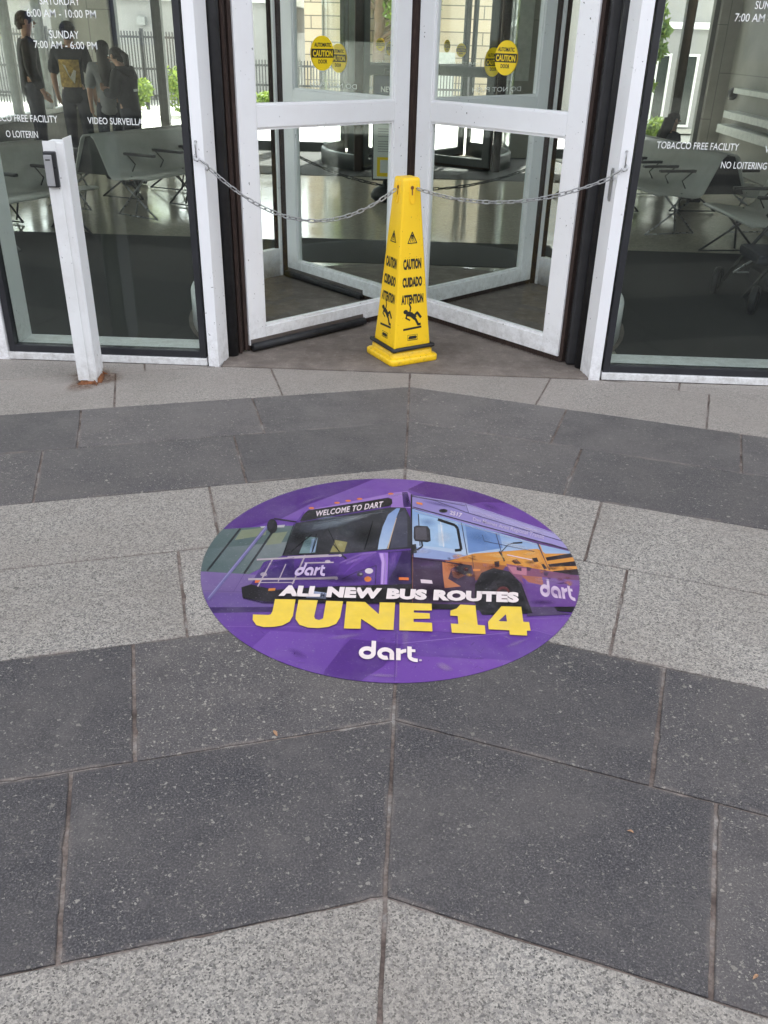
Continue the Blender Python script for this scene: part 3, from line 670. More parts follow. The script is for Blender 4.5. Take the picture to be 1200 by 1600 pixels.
# ================================================================== WHITE POST WITH CARD READER
pw = empty('access_post', (-1.45, 3.72, 0), 'white steel post with a black and silver card reader and a rusty foot', 'post', None, R(6))
PX = T(-1.488, 3.662, 0, R(6))
mb = MB(); mb.box(0, .076, .003, .132, -.004, 1.008, None, PX, .003); mb.build('post_body', 'white_worn', pw)
mb = MB(); mb.prism([(-.002, -.004), (.048, -.004), (.048, .0025), (-.002, .0025)], .018, 1.014, None, PX); mb.build('cover_strip', 'white_worn', pw)
mb = MB(); mb.box(.0765, .0795, .004, .131, .03, 1.024, None, PX); mb.build('side_plate', 'white', pw)
mb = MB(); mb.box(.0, .048, -.027, -.0045, .842, .978, None, PX, .006); rdv = mb.build('card_reader', 'reader_black', pw)
mb = MB(); mb.box(.002, .034, -.0335, -.0275, .848, .966, None, PX, .0028); mb.build('reader_plate', 'reader_face', rdv)
mb = MB(); mb.box(.009, .027, -.0345, -.034, .945, .950, None, PX); mb.build('reader_mark', 'black_ink', rdv)
mb = MB(); rr = random.Random(9); ring = []
for i in range(28):
    a = 2*math.pi*i/28; ex = .5*math.copysign(abs(math.cos(a))**.4, math.cos(a)); ey = .5*math.copysign(abs(math.sin(a))**.4, math.sin(a))
    ring.append((.040+ex*(.086+rr.uniform(0, .05)), .066+ey*(.142+rr.uniform(0, .06))))
r0 = [(x, y, -.001) for x, y in ring]; r1 = [(.040+(x-.04)*.86, .068+(y-.068)*.9, .003+rr.uniform(0, .005)) for x, y in ring]; r2 = [(.040+(x-.04)*.72, .068+(y-.068)*.82, .016) for x, y in ring]
loft(mb, [r0, r1, r2], None, PX); mb.build('rusty_foot', 'rust', pw)

kst = NT('rust stain'); at_ = kst.new('ShaderNodeAttribute', attribute_name='rnd'); tr_ = kst.n.new('ShaderNodeBsdfTransparent'); ms_ = kst.n.new('ShaderNodeMixShader')
kst.col((.17, .085, .045, 1)); kst.rough(.9); kst.l(kst.math('MULTIPLY', kst.math('MULTIPLY', at_.outputs['Fac'], kst.ramp(kst.noise(35, 5, .7), [(.35, .1), (.65, 1.0)])), .8), ms_.inputs[0]); kst.l(tr_.outputs[0], ms_.inputs[1]); kst.l(kst.b.outputs[0], ms_.inputs[2]); kst.l(ms_.outputs[0], kst.out.inputs[0])
M['rust_stain'] = kst.m
mb = MB(); n_ = 36; vs = [PX @ Vector((.038, .065, .0024))]; av = [1.0]
for rad_, al in ((.085, 1.0), (.15, 0.0)):
    for i in range(n_): a = 2*math.pi*i/n_; vs.append(PX @ Vector((.038+rad_*(.8+.25*math.sin(3*a+1))*math.cos(a), .055+rad_*(1.05+.2*math.sin(2*a))*math.sin(a), .0024))); av.append(al)
mb.add(vs, [[0, 1+i, 1+(i+1) % n_] for i in range(n_)]+[[1+i, 1+n_+i, 1+n_+(i+1) % n_, 1+(i+1) % n_] for i in range(n_)]); mb.build('rust_stain', 'rust_stain', pw, {'rnd': ('POINT', av)})

# ================================================================== FLOOR DECAL
DCX, DCY, DRAD = -.033, 2.250, .567
dec = empty('floor_decal', (DCX, DCY, 0), 'round purple floor sticker showing a city bus and JUNE 14', 'floor sticker')
def art_mat(name, c):
    kk = NT(name); n1 = kk.ramp(kk.noise(180, 2), [(.66, 0.0), (.74, .30)]); n2 = kk.ramp(kk.noise(6, 5, .7), [(.45, 0.0), (.8, .15)]); c = kk.mix(kk.ramp(kk.noise(26, 5, .65), [(.3, 0.0), (.7, 1.0)]), tuple(x*.93 for x in c[:3])+(1,), tuple(min(1, x*1.06) for x in c[:3])+(1,))
    cc = kk.mix(n2, c, (.36, .33, .38, 1)); cc = kk.mix(n1, cc, (.42, .38, .45, 1)); kk.col(cc); kk.rough(kk.ramp(kk.noise(5, 5, .7), [(.35, .34), (.7, .55)])); kk.bump(kk.noise(240, 4, .7), .22, .001); return kk.m
ART = {}
def warm(h_): return (h_[0]*.82, h_[1]*.72, h_[2]*.66, 1)
def art_g(c1, c2):                                 # two inks grading into each other
    key = c1+c2
    if key not in ART:
        kk = NT('print '+key); at_ = kk.new('ShaderNodeAttribute', attribute_name='rnd'); n0 = kk.math('MULTIPLY_ADD', kk.math('SUBTRACT', kk.noise(22, 4, .6), .5), .5, at_.outputs['Fac'])
        cc = kk.mix(kk.ramp(n0, [(0, 0.0), (1, 1.0)]), warm(hx(c1)), warm(hx(c2))); cc = kk.mix(kk.ramp(kk.noise(180, 2), [(.66, 0.0), (.74, .3)]), cc, (.42, .38, .45, 1)); cc = kk.mix(kk.ramp(kk.noise(6, 5, .7), [(.5, 0.0), (.8, .16)]), cc, (.36, .33, .38, 1))
        kk.col(cc); kk.rough(.5); kk.bump(kk.noise(500, 2), .15, .0006); ART[key] = kk.m
    return ART[key]
def art_soft(cs, st):
    key = 'soft'+cs+str(st)
    if key not in ART:
        kk = NT('print '+key); at_ = kk.new('ShaderNodeAttribute', attribute_name='rnd'); tr = kk.n.new('ShaderNodeBsdfTransparent'); ms = kk.n.new('ShaderNodeMixShader'); kk.col(warm(hx(cs))); kk.rough(.5)
        kk.l(kk.math('MULTIPLY', at_.outputs['Fac'], st), ms.inputs[0]); kk.l(tr.outputs[0], ms.inputs[1]); kk.l(kk.b.outputs[0], ms.inputs[2]); kk.l(ms.outputs[0], kk.out.inputs[0]); ART[key] = kk.m
    return ART[key]
PT = {}
def art(cs):
    if cs not in ART: h_ = hx(cs); ART[cs] = art_mat('print '+cs, warm(h_))
    return ART[cs]
def A(u, v, z=0): p = ground(300+u/3.75, 730+v/3.75); return (p.x, p.y, z)
CIRC = [(DCX+DRAD*math.cos(2*math.pi*i/128), DCY+DRAD*math.sin(2*math.pi*i/128)) for i in range(128)]
def clip_circ(poly):
    for i in range(0, 128):
        if not poly: return poly
        a = CIRC[i]; b = CIRC[(i+1) % 128]; nx, ny = (b[1]-a[1]), -(b[0]-a[0])
        if all(nx*p[0]+ny*p[1] <= nx*a[0]+ny*a[1] for p in poly): continue
        poly = clip_half(poly, nx, ny, nx*a[0]+ny*a[1])
    return poly
mb = MB(); mb.prism(CIRC, .0008, .0016); mb.build('vinyl_disc', art('#6440a2'), dec)
LZ = [.0018]; pic = MB()
def P(cs, pts, clip=True, to=None):
    LZ[0] += .000012
    q = [A(*p)[:2] for p in pts]
    if clip: q = clip_circ(q)
    if len(q) < 3: return
    ar = sum(q[i][0]*q[(i+1) % len(q)][1]-q[(i+1) % len(q)][0]*q[i][1] for i in range(len(q)))
    if ar < 0: q = q[::-1]
    # fan from an ear-clipped tessellation
    from mathutils.geometry import tessellate_polygon
    tri = tessellate_polygon([[Vector((x, y, 0)) for x, y in q]]); t_ = to or pic
    def up(t):
        a, b, c = (Vector(q[i]) for i in t); return t if (b-a).cross(c-a) > 0 else t[::-1]
    t_.add([(x, y, LZ[0]) for x, y in q], [list(up(t)) for t in tri], art(cs))
def PG(c1, c2, a, b, pts):                          # a polygon grading from ink c1 at a to ink c2 at b
    i0 = len(pic.v); P(c1, pts); pic.mi[-1] = pic.mi[-1]; m_ = pic.mat(art_g(c1, c2)); A0 = Vector(A(*a)[:2]); B0 = Vector(A(*b)[:2])-A0
    for fi in range(len(pic.f)-1, -1, -1):
        if min(pic.f[fi]) < i0: break
        pic.mi[fi] = m_
    for i in range(i0, len(pic.v)): PT[i] = max(0, min(1, (Vector(pic.v[i][:2])-A0).dot(B0)/B0.dot(B0)))
def SB(cs, cx, cy, rx, ry, st=.5, rot=0):          # a soft edged patch of ink
    LZ[0] += .000009; i0 = len(pic.v); vs = [A(cx, cy, LZ[0])]; c_, s_ = math.cos(R(rot)), math.sin(R(rot)); n = 18
    for f_ in (.5, 1.0):
        for i in range(n):
            x, y = f_*rx*math.cos(2*math.pi*i/n), f_*ry*math.sin(2*math.pi*i/n); vs.append(A(cx+x*c_-y*s_, cy+x*s_+y*c_, LZ[0]))
    if any((v[0]-DCX)**2+(v[1]-DCY)**2 > DRAD**2 for v in vs): return
    pic.add(vs, [[0, 1+(i+1) % n, 1+i] for i in range(n)]+[[1+i, 1+(i+1) % n, 1+n+(i+1) % n, 1+n+i] for i in range(n)], art_soft(cs, st))
    PT[i0] = 1.0
    for i in range(n): PT[i0+1+i] = .55
def SK(cs, pts, w, st=.6):                         # a soft edged line of ink
    for a, b in zip(pts[:-1], pts[1:]):
        LZ[0] += .000009; dx, dy = b[0]-a[0], b[1]-a[1]; L = math.hypot(dx, dy); nx, ny = -dy/L*w/2, dx/L*w/2; i0 = len(pic.v)
        vs = [A(a[0]+nx, a[1]+ny, LZ[0]), A(b[0]+nx, b[1]+ny, LZ[0]), A(b[0], b[1], LZ[0]), A(a[0], a[1], LZ[0]), A(b[0]-nx, b[1]-ny, LZ[0]), A(a[0]-nx, a[1]-ny, LZ[0])]
        if any((v[0]-DCX)**2+(v[1]-DCY)**2 > DRAD**2 for v in vs): continue
        pic.add(vs, [[0, 1, 2, 3], [3, 2, 4, 5]], art_soft(cs, st)); PT[i0+2] = PT[i0+3] = 1.0
def K(cs, pts, w, to=None):                        # a line of the picture
    for a, b in zip(pts[:-1], pts[1:]):
        dx, dy = b[0]-a[0], b[1]-a[1]; L = math.hypot(dx, dy); nx, ny = -dy/L*w/2, dx/L*w/2
        P(cs, [(a[0]+nx, a[1]+ny), (b[0]+nx, b[1]+ny), (b[0]-nx, b[1]-ny), (a[0]-nx, a[1]-ny)], True, to)
def E(cs, cx, cy, rx, ry, n=22): P(cs, [(cx+rx*math.cos(2*math.pi*i/n), cy+ry*math.sin(2*math.pi*i/n)) for i in range(n)])
def quad_fn(q, dz):                                # unit square -> four corners of the picture (left-bottom, right-bottom, right-top, left-top)
    def f(x, y):
        u = (1-x)*(1-y)*q[0][0]+x*(1-y)*q[1][0]+x*y*q[2][0]+(1-x)*y*q[3][0]; v = (1-x)*(1-y)*q[0][1]+x*(1-y)*q[1][1]+x*y*q[2][1]+(1-x)*y*q[3][1]
        return A(u, v, dz)
    return f
def words(to, cs, s, q, weight=.02, spacing=1.0):
    LZ[0] += .000012; f = quad_fn(q, LZ[0]); vs, fs, W0 = text2d(s, weight, spacing); to.add([f(x/W0, y) for x, y in vs], fs, art(cs))
def dart_logo(to, cs, q):
    # letters d a r t of rings and stems on a unit box 3.55 wide, ascender 1.55
    LZ[0] += .000012; W_, H_ = 3.62, 1.50; f = quad_fn(q, LZ[0])
    def ff(x, y): return quad_fn(q, LZ[0])(x, y)
    def ringp(cx, cy, ro, ri, a0=0, a1=360, n=28):
        vs = []; LZ[0] += .000009
        for i in range(n+1): a = R(a0+(a1-a0)*i/n); vs += [(cx+ro*math.cos(a)*1.0, cy+ro*math.sin(a)), (cx+ri*math.cos(a)*1.12, cy+ri*math.sin(a)*.82)]
        to.add([ff(x/W_, y/H_) for x, y in vs], [[2*i, 2*i+2, 2*i+3, 2*i+1] for i in range(n)], art(cs))
    def pl(p): LZ[0] += .000009; to.add([ff(x/W_, y/H_) for x, y in p], [list(range(len(p)))], art(cs))
    ringp(.52, .5, .52, .22); pl([(.76, .42), (1.04, .42), (1.04, 1.50), (.76, 1.50)])
    ringp(1.66, .5, .52, .22, 0, 290); pl([(1.90, 0), (2.18, 0), (2.18, .52), (1.90, .52)])
    pl([(2.30, 0), (2.58, 0), (2.58, 1.0), (2.30, 1.0)]); ringp(2.90, .52, .46, .20, 92, 168, 10); pl([(2.84, .70), (2.93, .70), (2.93, 1.0), (2.84, .98)])
    pl([(3.0, .40), (3.27, .40), (3.27, 1.22), (3.0, 1.22)]); pl([(3.27, .76), (3.50, .76), (3.50, 1.0), (3.27, 1.0)]); ringp(3.52, .42, .52, .25, 180, 270, 10); pl([(3.52, -.10), (3.62, -.10), (3.62, .20), (3.52, .20)])
# -- background of the print
P('#502a86', [(100, 420), (520, 306), (700, 214), (900, 140), (1100, 60), (600, 0), (0, 0)])
P('#7350ae', [(520, 306), (710, 214), (930, 128), (1095, 60), (1420, 60), (1330, 100), (1265, 140), (900, 300)])
P('#532a82', [(1265, 132), (1340, 98), (1420, 60), (2300, 60), (2300, 420), (1800, 330)])
P('#6a44a3', [(1600, 222), (1700, 208), (1800, 210), (1905, 228), (2000, 280), (2150, 400), (1900, 330)])
PG('#5a6f72', '#3f5558', (300, 360), (250, 620), [(20, 420), (180, 366), (430, 350), (610, 345), (560, 480), (330, 632), (30, 612)])
PG('#50666a', '#76858a', (150, 600), (560, 440), [(100, 480), (560, 440), (520, 540), (330, 632), (30, 612)])
P('#7b8a74', [(290, 372), (440, 356), (430, 400), (250, 430)])
P('#7c8a74', [(470, 390), (560, 380), (520, 450), (430, 460)])
P('#b9bfc8', [(400, 350), (545, 340), (540, 355), (405, 358)])
K('#20262c', [(284, 362), (88, 612)], 11); K('#20262c', [(470, 385), (306, 626)], 12)
PG('#7767a3', '#64548f', (200, 620), (200, 830), [(20, 612), (330, 630), (420, 640), (290, 760), (480, 830), (20, 830)])
K('#5d4c88', [(305, 630), (245, 730)], 3); K('#5d4c88', [(60, 725), (310, 735)], 3)
P('#67559a', [(60, 735), (310, 745), (480, 790), (480, 830), (80, 824)])
P('#3f2e68', [(90, 824), (480, 822), (480, 852), (100, 858)])
PG('#5f4498', '#6a48a6', (700, 800), (700, 950), [(100, 858), (480, 852), (1300, 800), (2300, 830), (2300, 900), (1400, 900), (900, 960), (120, 940)])
PG('#7350b2', '#6643a4', (460, 970), (780, 1200), [(330, 1080), (460, 960), (920, 990), (800, 1180), (760, 1240), (400, 1120)])
P('#53308c', [(780, 1190), (900, 1040), (930, 1010), (1230, 1040), (1120, 1170), (960, 1290), (760, 1240)])
PG('#6a43a8', '#7a54b6', (1010, 1240), (1900, 1050), [(1010, 1240), (1190, 1130), (1300, 1110), (1700, 1130), (2000, 1010), (1900, 1200), (1200, 1330), (960, 1290)])
P('#7049ad', [(1240, 900), (2230, 882), (2230, 1010), (1990, 1020), (1400, 960)])
P('#6541a4', [(1330, 1000), (2030, 960), (2160, 1000), (1900, 1140), (1400, 1100)])
K('#8a6fc0', [(1230, 1035), (2000, 958)], 4); K('#7c5db6', [(1995, 955), (2160, 1000)], 4); K('#7a5cb0', [(200, 936), (900, 940)], 3); K('#7a5cb0', [(1400, 908), (2230, 884)], 4)
# -- the bus: front
PG('#452a7c', '#5a3898', (420, 760), (1100, 500), [(370, 645), (420, 560), (540, 520), (605, 330), (655, 265), (1240, 145), (1295, 165), (1295, 800), (1100, 800), (420, 790), (300, 770), (290, 715), (345, 690)])
PG('#7c5bb6', '#9a7ccc', (650, 280), (1280, 160), [(640, 305), (662, 262), (1190, 150), (1262, 143), (1295, 168), (1290, 243), (1165, 240), (1172, 190), (1150, 180), (690, 262)])
P('#9a7cd0', [(690, 252), (1190, 152), (1250, 145), (1240, 160), (1170, 172), (700, 262)])
P('#3d2470', [(1230, 150), (1262, 148), (1285, 235), (1240, 238)])
P('#14131a', [(632, 318), (655, 278), (680, 256), (1150, 183), (1172, 192), (1174, 215), (1160, 230), (640, 322)])
words(pic, '#e8e4f2', 'WELCOME TO DART', [(722, 292), (1114, 236), (1122, 202), (728, 260)], .02, 1.08)
PG('#1d1e26', '#30353f', (700, 520), (950, 280), [(608, 330), (1160, 238), (1250, 240), (1280, 300), (1288, 480), (1090, 492), (880, 512), (528, 522)])
P('#2d3340', [(640, 335), (1000, 272), (980, 330), (800, 360), (620, 400)])
P('#39414b', [(700, 345), (980, 290), (930, 320), (760, 352)])
P('#2b2f3a', [(900, 330), (1110, 300), (1080, 470), (930, 480)])
P('#6f8e94', [(668, 412), (738, 415), (722, 504), (626, 512), (650, 455)])
P('#86a2c8', [(700, 425), (735, 420), (720, 500), (690, 505)])
P('#8b8a52', [(840, 430), (910, 442), (892, 500), (808, 502)])
PG('#7c9ed6', '#a9c6ea', (1200, 250), (1120, 480), [(1198, 244), (1150, 280), (1118, 350), (1098, 425), (1088, 486), (1140, 482), (1170, 400), (1200, 290), (1220, 244)])
P('#3d4258', [(1200, 290), (1245, 246), (1262, 300), (1262, 470), (1160, 480), (1175, 400)])
P('#c9b79c', [(1196, 300), (1200, 300), (1150, 482), (1143, 482)])
K('#0f0f12', [(550, 505), (690, 410), (742, 385)], 5); K('#0f0f12', [(770, 378), (840, 470), (885, 522)], 6); K('#0f0f12', [(540, 518), (860, 505), (905, 540)], 10); K('#0f0f12', [(742, 385), (705, 500)], 6); K('#101014', [(820, 335), (740, 430), (730, 520)], 6)
P('#583696', [(880, 560), (1090, 500), (1150, 500), (1140, 690), (1085, 690), (820, 690)])
P('#6d48ac', [(1000, 505), (1080, 500), (940, 590), (880, 640)])
P('#9a78d8', [(1092, 505), (1150, 505), (1150, 560), (1142, 690), (1104, 690), (1110, 560)])
P('#c0a6ee', [(1100, 508), (1118, 508), (1128, 560), (1118, 690), (1108, 690), (1112, 560)])
P('#2e1c58', [(1150, 500), (1285, 490), (1285, 690), (1150, 690)]); P('#4a2f88', [(1155, 505), (1230, 500), (1190, 600), (1150, 660)])
K('#2a1b4f', [(880, 660), (960, 620), (1080, 580), (1074, 690)], 5)
P('#3a2370', [(380, 640), (440, 565), (600, 535), (590, 680), (370, 690)])
E('#3b3b46', 985, 632, 20, 13); E('#8b8c96', 990, 630, 9, 6); E('#ddd8e6', 1037, 612, 24, 16); E('#e08838', 1030, 660, 21, 16); E('#a09ab0', 420, 632, 20, 12); P('#e0762c', [(372, 660), (402, 655), (398, 680), (368, 682)])
P('#16141b', [(290, 708), (345, 690), (480, 722), (880, 700), (1290, 688), (1290, 802), (1125, 802), (420, 792), (296, 768)])
P('#d08a2c', [(450, 715), (490, 712), (486, 728), (446, 730)])
dart_logo(pic, '#cfc4ee', [(592, 640), (778, 638), (790, 566), (632, 566)])
for a, b, w in (((380, 546), (872, 521), 10), ((330, 661), (845, 655), 12), ((474, 540), (385, 704), 8), ((550, 572), (504, 676), 6), ((664, 520), (588, 690), 9), ((660, 566), (830, 562), 8), ((390, 680), (600, 680), 5), ((620, 660), (840, 648), 7), ((560, 530), (800, 518), 6)):
    K('#b4aebc', [a, b], w)
E('#c4bfcb', 868, 522, 10, 8); E('#c4bfcb', 846, 655, 9, 10); E('#c9c4d0', 795, 557, 16, 9)
P('#9fb0d6', [(690, 728), (790, 742), (784, 776), (668, 770)]); words(pic, '#20243a', '94', [(750, 766), (775, 768), (780, 742), (756, 740)], .02)
for cx, cy in ((700, 244), (850, 213), (915, 201), (982, 190), (1165, 160)): E('#e08442', cx, cy, 17, 6, 10)
K('#17171c', [(480, 305), (612, 325)], 8); K('#6c6ba6', [(92, 782), (440, 352)], 18); K('#8f8fc2', [(96, 770), (436, 352)], 5); E('#1b1b20', 470, 350, 30, 42); E('#2d2d36', 462, 340, 16, 26)
for c_, x, y, a, b, st, ro in (('#9fb2c4', 830, 330, 170, 34, .40, -12), ('#c6d2dc', 960, 300, 110, 16, .35, -12), ('#0c0d12', 640, 420, 70, 60, .6, 0), ('#0c0d12', 1010, 400, 110, 70, .55, 0), ('#5c6672', 900, 380, 60, 40, .4, 10), ('#8fa6b8', 790, 300, 60, 14, .4, -10),
        ('#8a66d0', 1010, 540, 110, 26, .5, -18), ('#b794f2', 940, 555, 60, 10, .5, -20), ('#241548', 700, 620, 200, 60, .5, 0), ('#7d58c0', 470, 590, 60, 20, .4, -10), ('#1c1038', 900, 660, 150, 30, .6, 0), ('#6f4cb4', 760, 545, 140, 14, .45, -3), ('#2a1850', 1210, 640, 70, 60, .6, 0), ('#9c78dc', 1180, 540, 26, 60, .4, 20),
        ('#4a4656', 600, 740, 200, 14, .4, 3), ('#08070a', 860, 770, 300, 26, .6, 0), ('#56505e', 1000, 705, 200, 8, .45, 0), ('#b8a2e2', 1200, 165, 70, 9, .5, -6), ('#2c1a58', 1262, 200, 16, 40, .6, 0), ('#5a7f8a', 690, 450, 40, 44, .5, 0), ('#d8dcae', 870, 460, 24, 20, .4, 0)):
    SB(c_, x, y, a, b, st, ro)
dart_logo(pic, '#cfc4ee', [(592, 640), (778, 638), (790, 566), (632, 566)])
SK('#b493ee', [(870, 565), (990, 515), (1080, 506)], 10, .6); SK('#c9b4f4', [(1128, 510), (1134, 600), (1124, 690)], 10, .6); SK('#8a6ac8', [(380, 640), (440, 566), (600, 535)], 8, .5); SK('#0b0b0e', [(600, 335), (560, 440), (535, 520)], 10, .7); SK('#6d7888', [(660, 345), (1150, 262)], 8, .45); SK('#40384e', [(420, 792), (900, 800)], 12, .5); SK('#12101a', [(300, 772), (420, 800), (1290, 806)], 16, .7)
for i_, (a, b) in enumerate((((580, 500), (700, 400)), ((700, 510), (730, 395)), ((860, 500), (800, 370)), ((1010, 490), (1060, 320)))): SK('#0a0a0d', [a, b], 7, .7)
# -- the bus: side
PG('#45305e', '#6a4a90', (1290, 500), (2280, 700), [(1288, 165), (1600, 215), (2140, 395), (2235, 490), (2300, 640), (2290, 822), (1990, 826), (1288, 800)])
PG('#8c86c8', '#9d9ad8', (1290, 200), (2200, 450), [(1290, 168), (1600, 215), (2140, 395), (2240, 500), (2110, 455), (1600, 345), (1290, 243)])
P('#a5a4dc', [(1600, 222), (2130, 395), (2180, 440), (1620, 275)])
K('#4c4576', [(1290, 176), (1420, 200), (1600, 268), (2180, 442)], 5); K('#3c3560', [(1290, 172), (1600, 232)], 4); K('#55507e', [(1602, 218), (1622, 275)], 4)
PG('#7ea6dc', '#b4cdea', (1700, 360), (1660, 530), [(1290, 248), (1600, 335), (2025, 455), (2240, 505), (2265, 560), (1730, 520), (1610, 524), (1290, 474)])
P('#8fa6d8', [(1300, 470), (1610, 522), (1700, 515), (1500, 550), (1300, 532)])
P('#6a90cc', [(1600, 340), (1800, 395), (1820, 480), (1620, 510)])
P('#9cc2ea', [(1326, 280), (1555, 332), (1562, 488), (1336, 464)])
P('#b6d4f0', [(1440, 340), (1470, 345), (1480, 470), (1446, 466)]); K('#e4ecf6', [(1456, 322), (1474, 474)], 4)
K('#17161c', [(1440, 312), (1540, 345), (1556, 365), (1578, 490), (1540, 494)], 16); K('#2c2b38', [(1326, 280), (1336, 466)], 6)
PG('#c68a3c', '#d89c4a', (1500, 560), (2250, 520), [(1500, 556), (1650, 512), (2025, 484), (2070, 512), (2250, 512), (2290, 640), (1900, 596), (1700, 566), (1480, 552)])
P('#d9a04c', [(1700, 520), (2020, 486), (2050, 560), (1980, 590), (1860, 560)])
PG('#b8743a', '#7c4a3a', (1600, 560), (1700, 670), [(1480, 552), (1700, 566), (1840, 582), (1800, 640), (1660, 670), (1560, 600)])
for q in ([(2070, 535), (2230, 508), (2250, 530), (2080, 555)], [(2085, 575), (2255, 555), (2265, 585), (2095, 590)], [(2110, 615), (2280, 600), (2285, 640), (2150, 632)], [(1870, 555), (1900, 545), (1930, 572), (1890, 572)], [(1990, 540), (2020, 535), (2030, 560), (2005, 562)], [(1770, 560), (1800, 556), (1800, 590), (1775, 590)], [(2045, 575), (2060, 572), (2080, 600), (2062, 604)]): P('#2a2028', q)
PG('#8e5c78', '#6a4470', (1850, 580), (2280, 690), [(1840, 572), (2290, 648), (2290, 690), (1960, 705), (1860, 620)])
P('#b88098', [(1850, 585), (1960, 600), (1960, 640), (1880, 630)])
for q in ([(1900, 590), (1930, 595), (1930, 615), (1902, 610)], [(1960, 590), (1990, 596), (1980, 615), (1960, 612)], [(2060, 620), (2090, 622), (2080, 645), (2062, 640)]): P('#4c3656', q)
PG('#2d2038', '#453050', (1290, 790), (1500, 560), [(1290, 536), (1480, 556), (1640, 582), (1660, 690), (1660, 800), (1290, 800)])
P('#3c2c50', [(1290, 536), (1460, 555), (1465, 610), (1290, 600)])
P('#bd7a52', [(1465, 560), (1560, 580), (1520, 600), (1500, 660), (1575, 705), (1480, 715), (1470, 640)]); P('#9a5e48', [(1520, 610), (1600, 640), (1560, 660), (1530, 650)]); P('#1e1820', [(1535, 580), (1630, 585), (1640, 640), (1560, 630)])
PG('#5c3b8c', '#7650a4', (1950, 820), (2280, 690), [(1930, 660), (2290, 685), (2290, 822), (1985, 824), (1960, 730)]); P('#75549f', [(1940, 640), (2290, 672), (2290, 700), (1960, 690)])
P('#a86a58', [(1930, 640), (2050, 650), (2060, 700), (1970, 680)])
P('#131217', [(1290, 800), (1990, 826), (2000, 850), (1290, 836)]); P('#16141c', [(2120, 826), (2300, 822), (2280, 862), (2140, 850)]); P('#4a3c66', [(1980, 826), (2120, 826), (2140, 852), (2230, 868), (1960, 880)])
P('#121116', [(1655, 800), (1658, 690), (1695, 625), (1765, 597), (1860, 618), (1930, 690), (1995, 862), (1930, 866), (1700, 872)])
K('#25242c', [(1662, 690), (1700, 632), (1765, 606), (1855, 626), (1920, 695), (1975, 850)], 8)
E('#1d1d22', 1810, 760, 104, 112, 30); E('#2b2b31', 1812, 760, 82, 90, 28); E('#17161a', 1814, 760, 66, 74, 28); E('#5c2a2c', 1822, 745, 40, 40); E('#2a1a1e', 1824, 746, 26, 26); E('#7d4038', 1822, 748, 10, 10)
P('#26262d', [(1300, 356), (1316, 348), (1380, 352), (1394, 372), (1398, 438), (1380, 446), (1306, 438), (1298, 420)]); P('#4b4b58', [(1308, 360), (1372, 358), (1378, 432), (1312, 430)]); K('#1a1a1f', [(1345, 440), (1350, 470), (1318, 492), (1296, 480)], 10); P('#17171c', [(1290, 460), (1312, 456), (1318, 508), (1292, 512)])
K('#2a2536', [(1578, 332), (1612, 522)], 4); K('#3a3450', [(1780, 392), (1828, 560)], 4); K('#4a4260', [(2024, 452), (2095, 608)], 8); K('#d89a40', [(2034, 460), (2092, 600)], 5); K('#2a2536', [(1640, 520), (1660, 690)], 3); K('#3a3450', [(1700, 402), (1712, 440), (2005, 500)], 3)
K('#16151c', [(1285, 165), (1290, 800)], 8); K('#2a2630', [(1296, 240), (2240, 498)], 5); K('#8a5a48', [(1292, 520), (1292, 800)], 3)
K('#1c1b22', [(1832, 556), (1800, 500)], 8); K('#1c1b22', [(1815, 500), (1850, 462), (1885, 450)], 5); K('#1c1b22', [(1880, 452), (1935, 448)], 9); K('#e0d8f0', [(1845, 520), (1990, 550)], 5)
P('#e0d6e6', [(1338, 664), (1405, 670), (1410, 690), (1342, 686)]); P('#e0762c', [(1212, 652), (1270, 654), (1270, 670), (1212, 668)]); P('#e8924a', [(1312, 210), (1350, 216), (1350, 228), (1318, 222)]); P('#d98a3c', [(1645, 603), (1690, 604), (1688, 616), (1646, 616)])
E('#131217', 1472, 262, 25, 11); 
words(pic, '#e6e2f4', '2517', [(1508, 281), (1576, 301), (1584, 277), (1514, 261)], .016); words(pic, '#c9c6ea', 'Des Moines Area Regional Transit', [(1645, 318), (2060, 428), (2066, 404), (1648, 300)], .006)
dart_logo(pic, '#d9cdea', [(2040, 762), (2246, 786), (2226, 690), (2036, 655)])
ra = random.Random(21)
for i_ in range(60):                                # broken reflections along the bus side
    x = ra.uniform(1480, 2240); t_ = (x-1480)/760; y = 540+70*t_+ra.uniform(-30, 90)
    if 1640 < x < 2000 and y > 600: continue
    SB(ra.choice(('#e8b86a', '#5a3038', '#d08a58', '#3a2440', '#c89098', '#8a4c34')), x, y, ra.uniform(12, 40), ra.uniform(5, 16), ra.uniform(.3, .6), ra.uniform(-5, 20))
for c_, x, y, a, b, st, ro in (('#dbe8f6', 1470, 420, 60, 40, .35, 0), ('#d3e2f2', 1900, 470, 120, 16, .45, 14), ('#5880bc', 1680, 420, 90, 40, .4, 14), ('#5f86c4', 1380, 330, 60, 30, .4, 10), ('#c9d4ee', 1350, 500, 60, 16, .4, 0), ('#f2cf86', 1800, 530, 90, 14, .5, 8), ('#f4d490', 1980, 515, 50, 12, .5, -10), ('#1a1220', 1560, 640, 60, 40, .5, 0), ('#d68a60', 1500, 590, 30, 40, .4, 0), ('#140f1c', 1420, 740, 120, 60, .5, 0), ('#7a5e98', 1380, 580, 60, 20, .4, 0), ('#9a78c0', 2120, 740, 90, 30, .35, 6), ('#3c2660', 2050, 800, 90, 18, .5, 0), ('#b9a6dc', 2080, 670, 90, 8, .4, 8), ('#54525e', 1760, 700, 30, 50, .4, 30), ('#c0bce6', 1750, 300, 160, 12, .5, 16), ('#d8d6f2', 1980, 372, 120, 10, .5, 16), ('#6a62a8', 1450, 225, 120, 12, .5, 12)):
    SB(c_, x, y, a, b, st, ro)
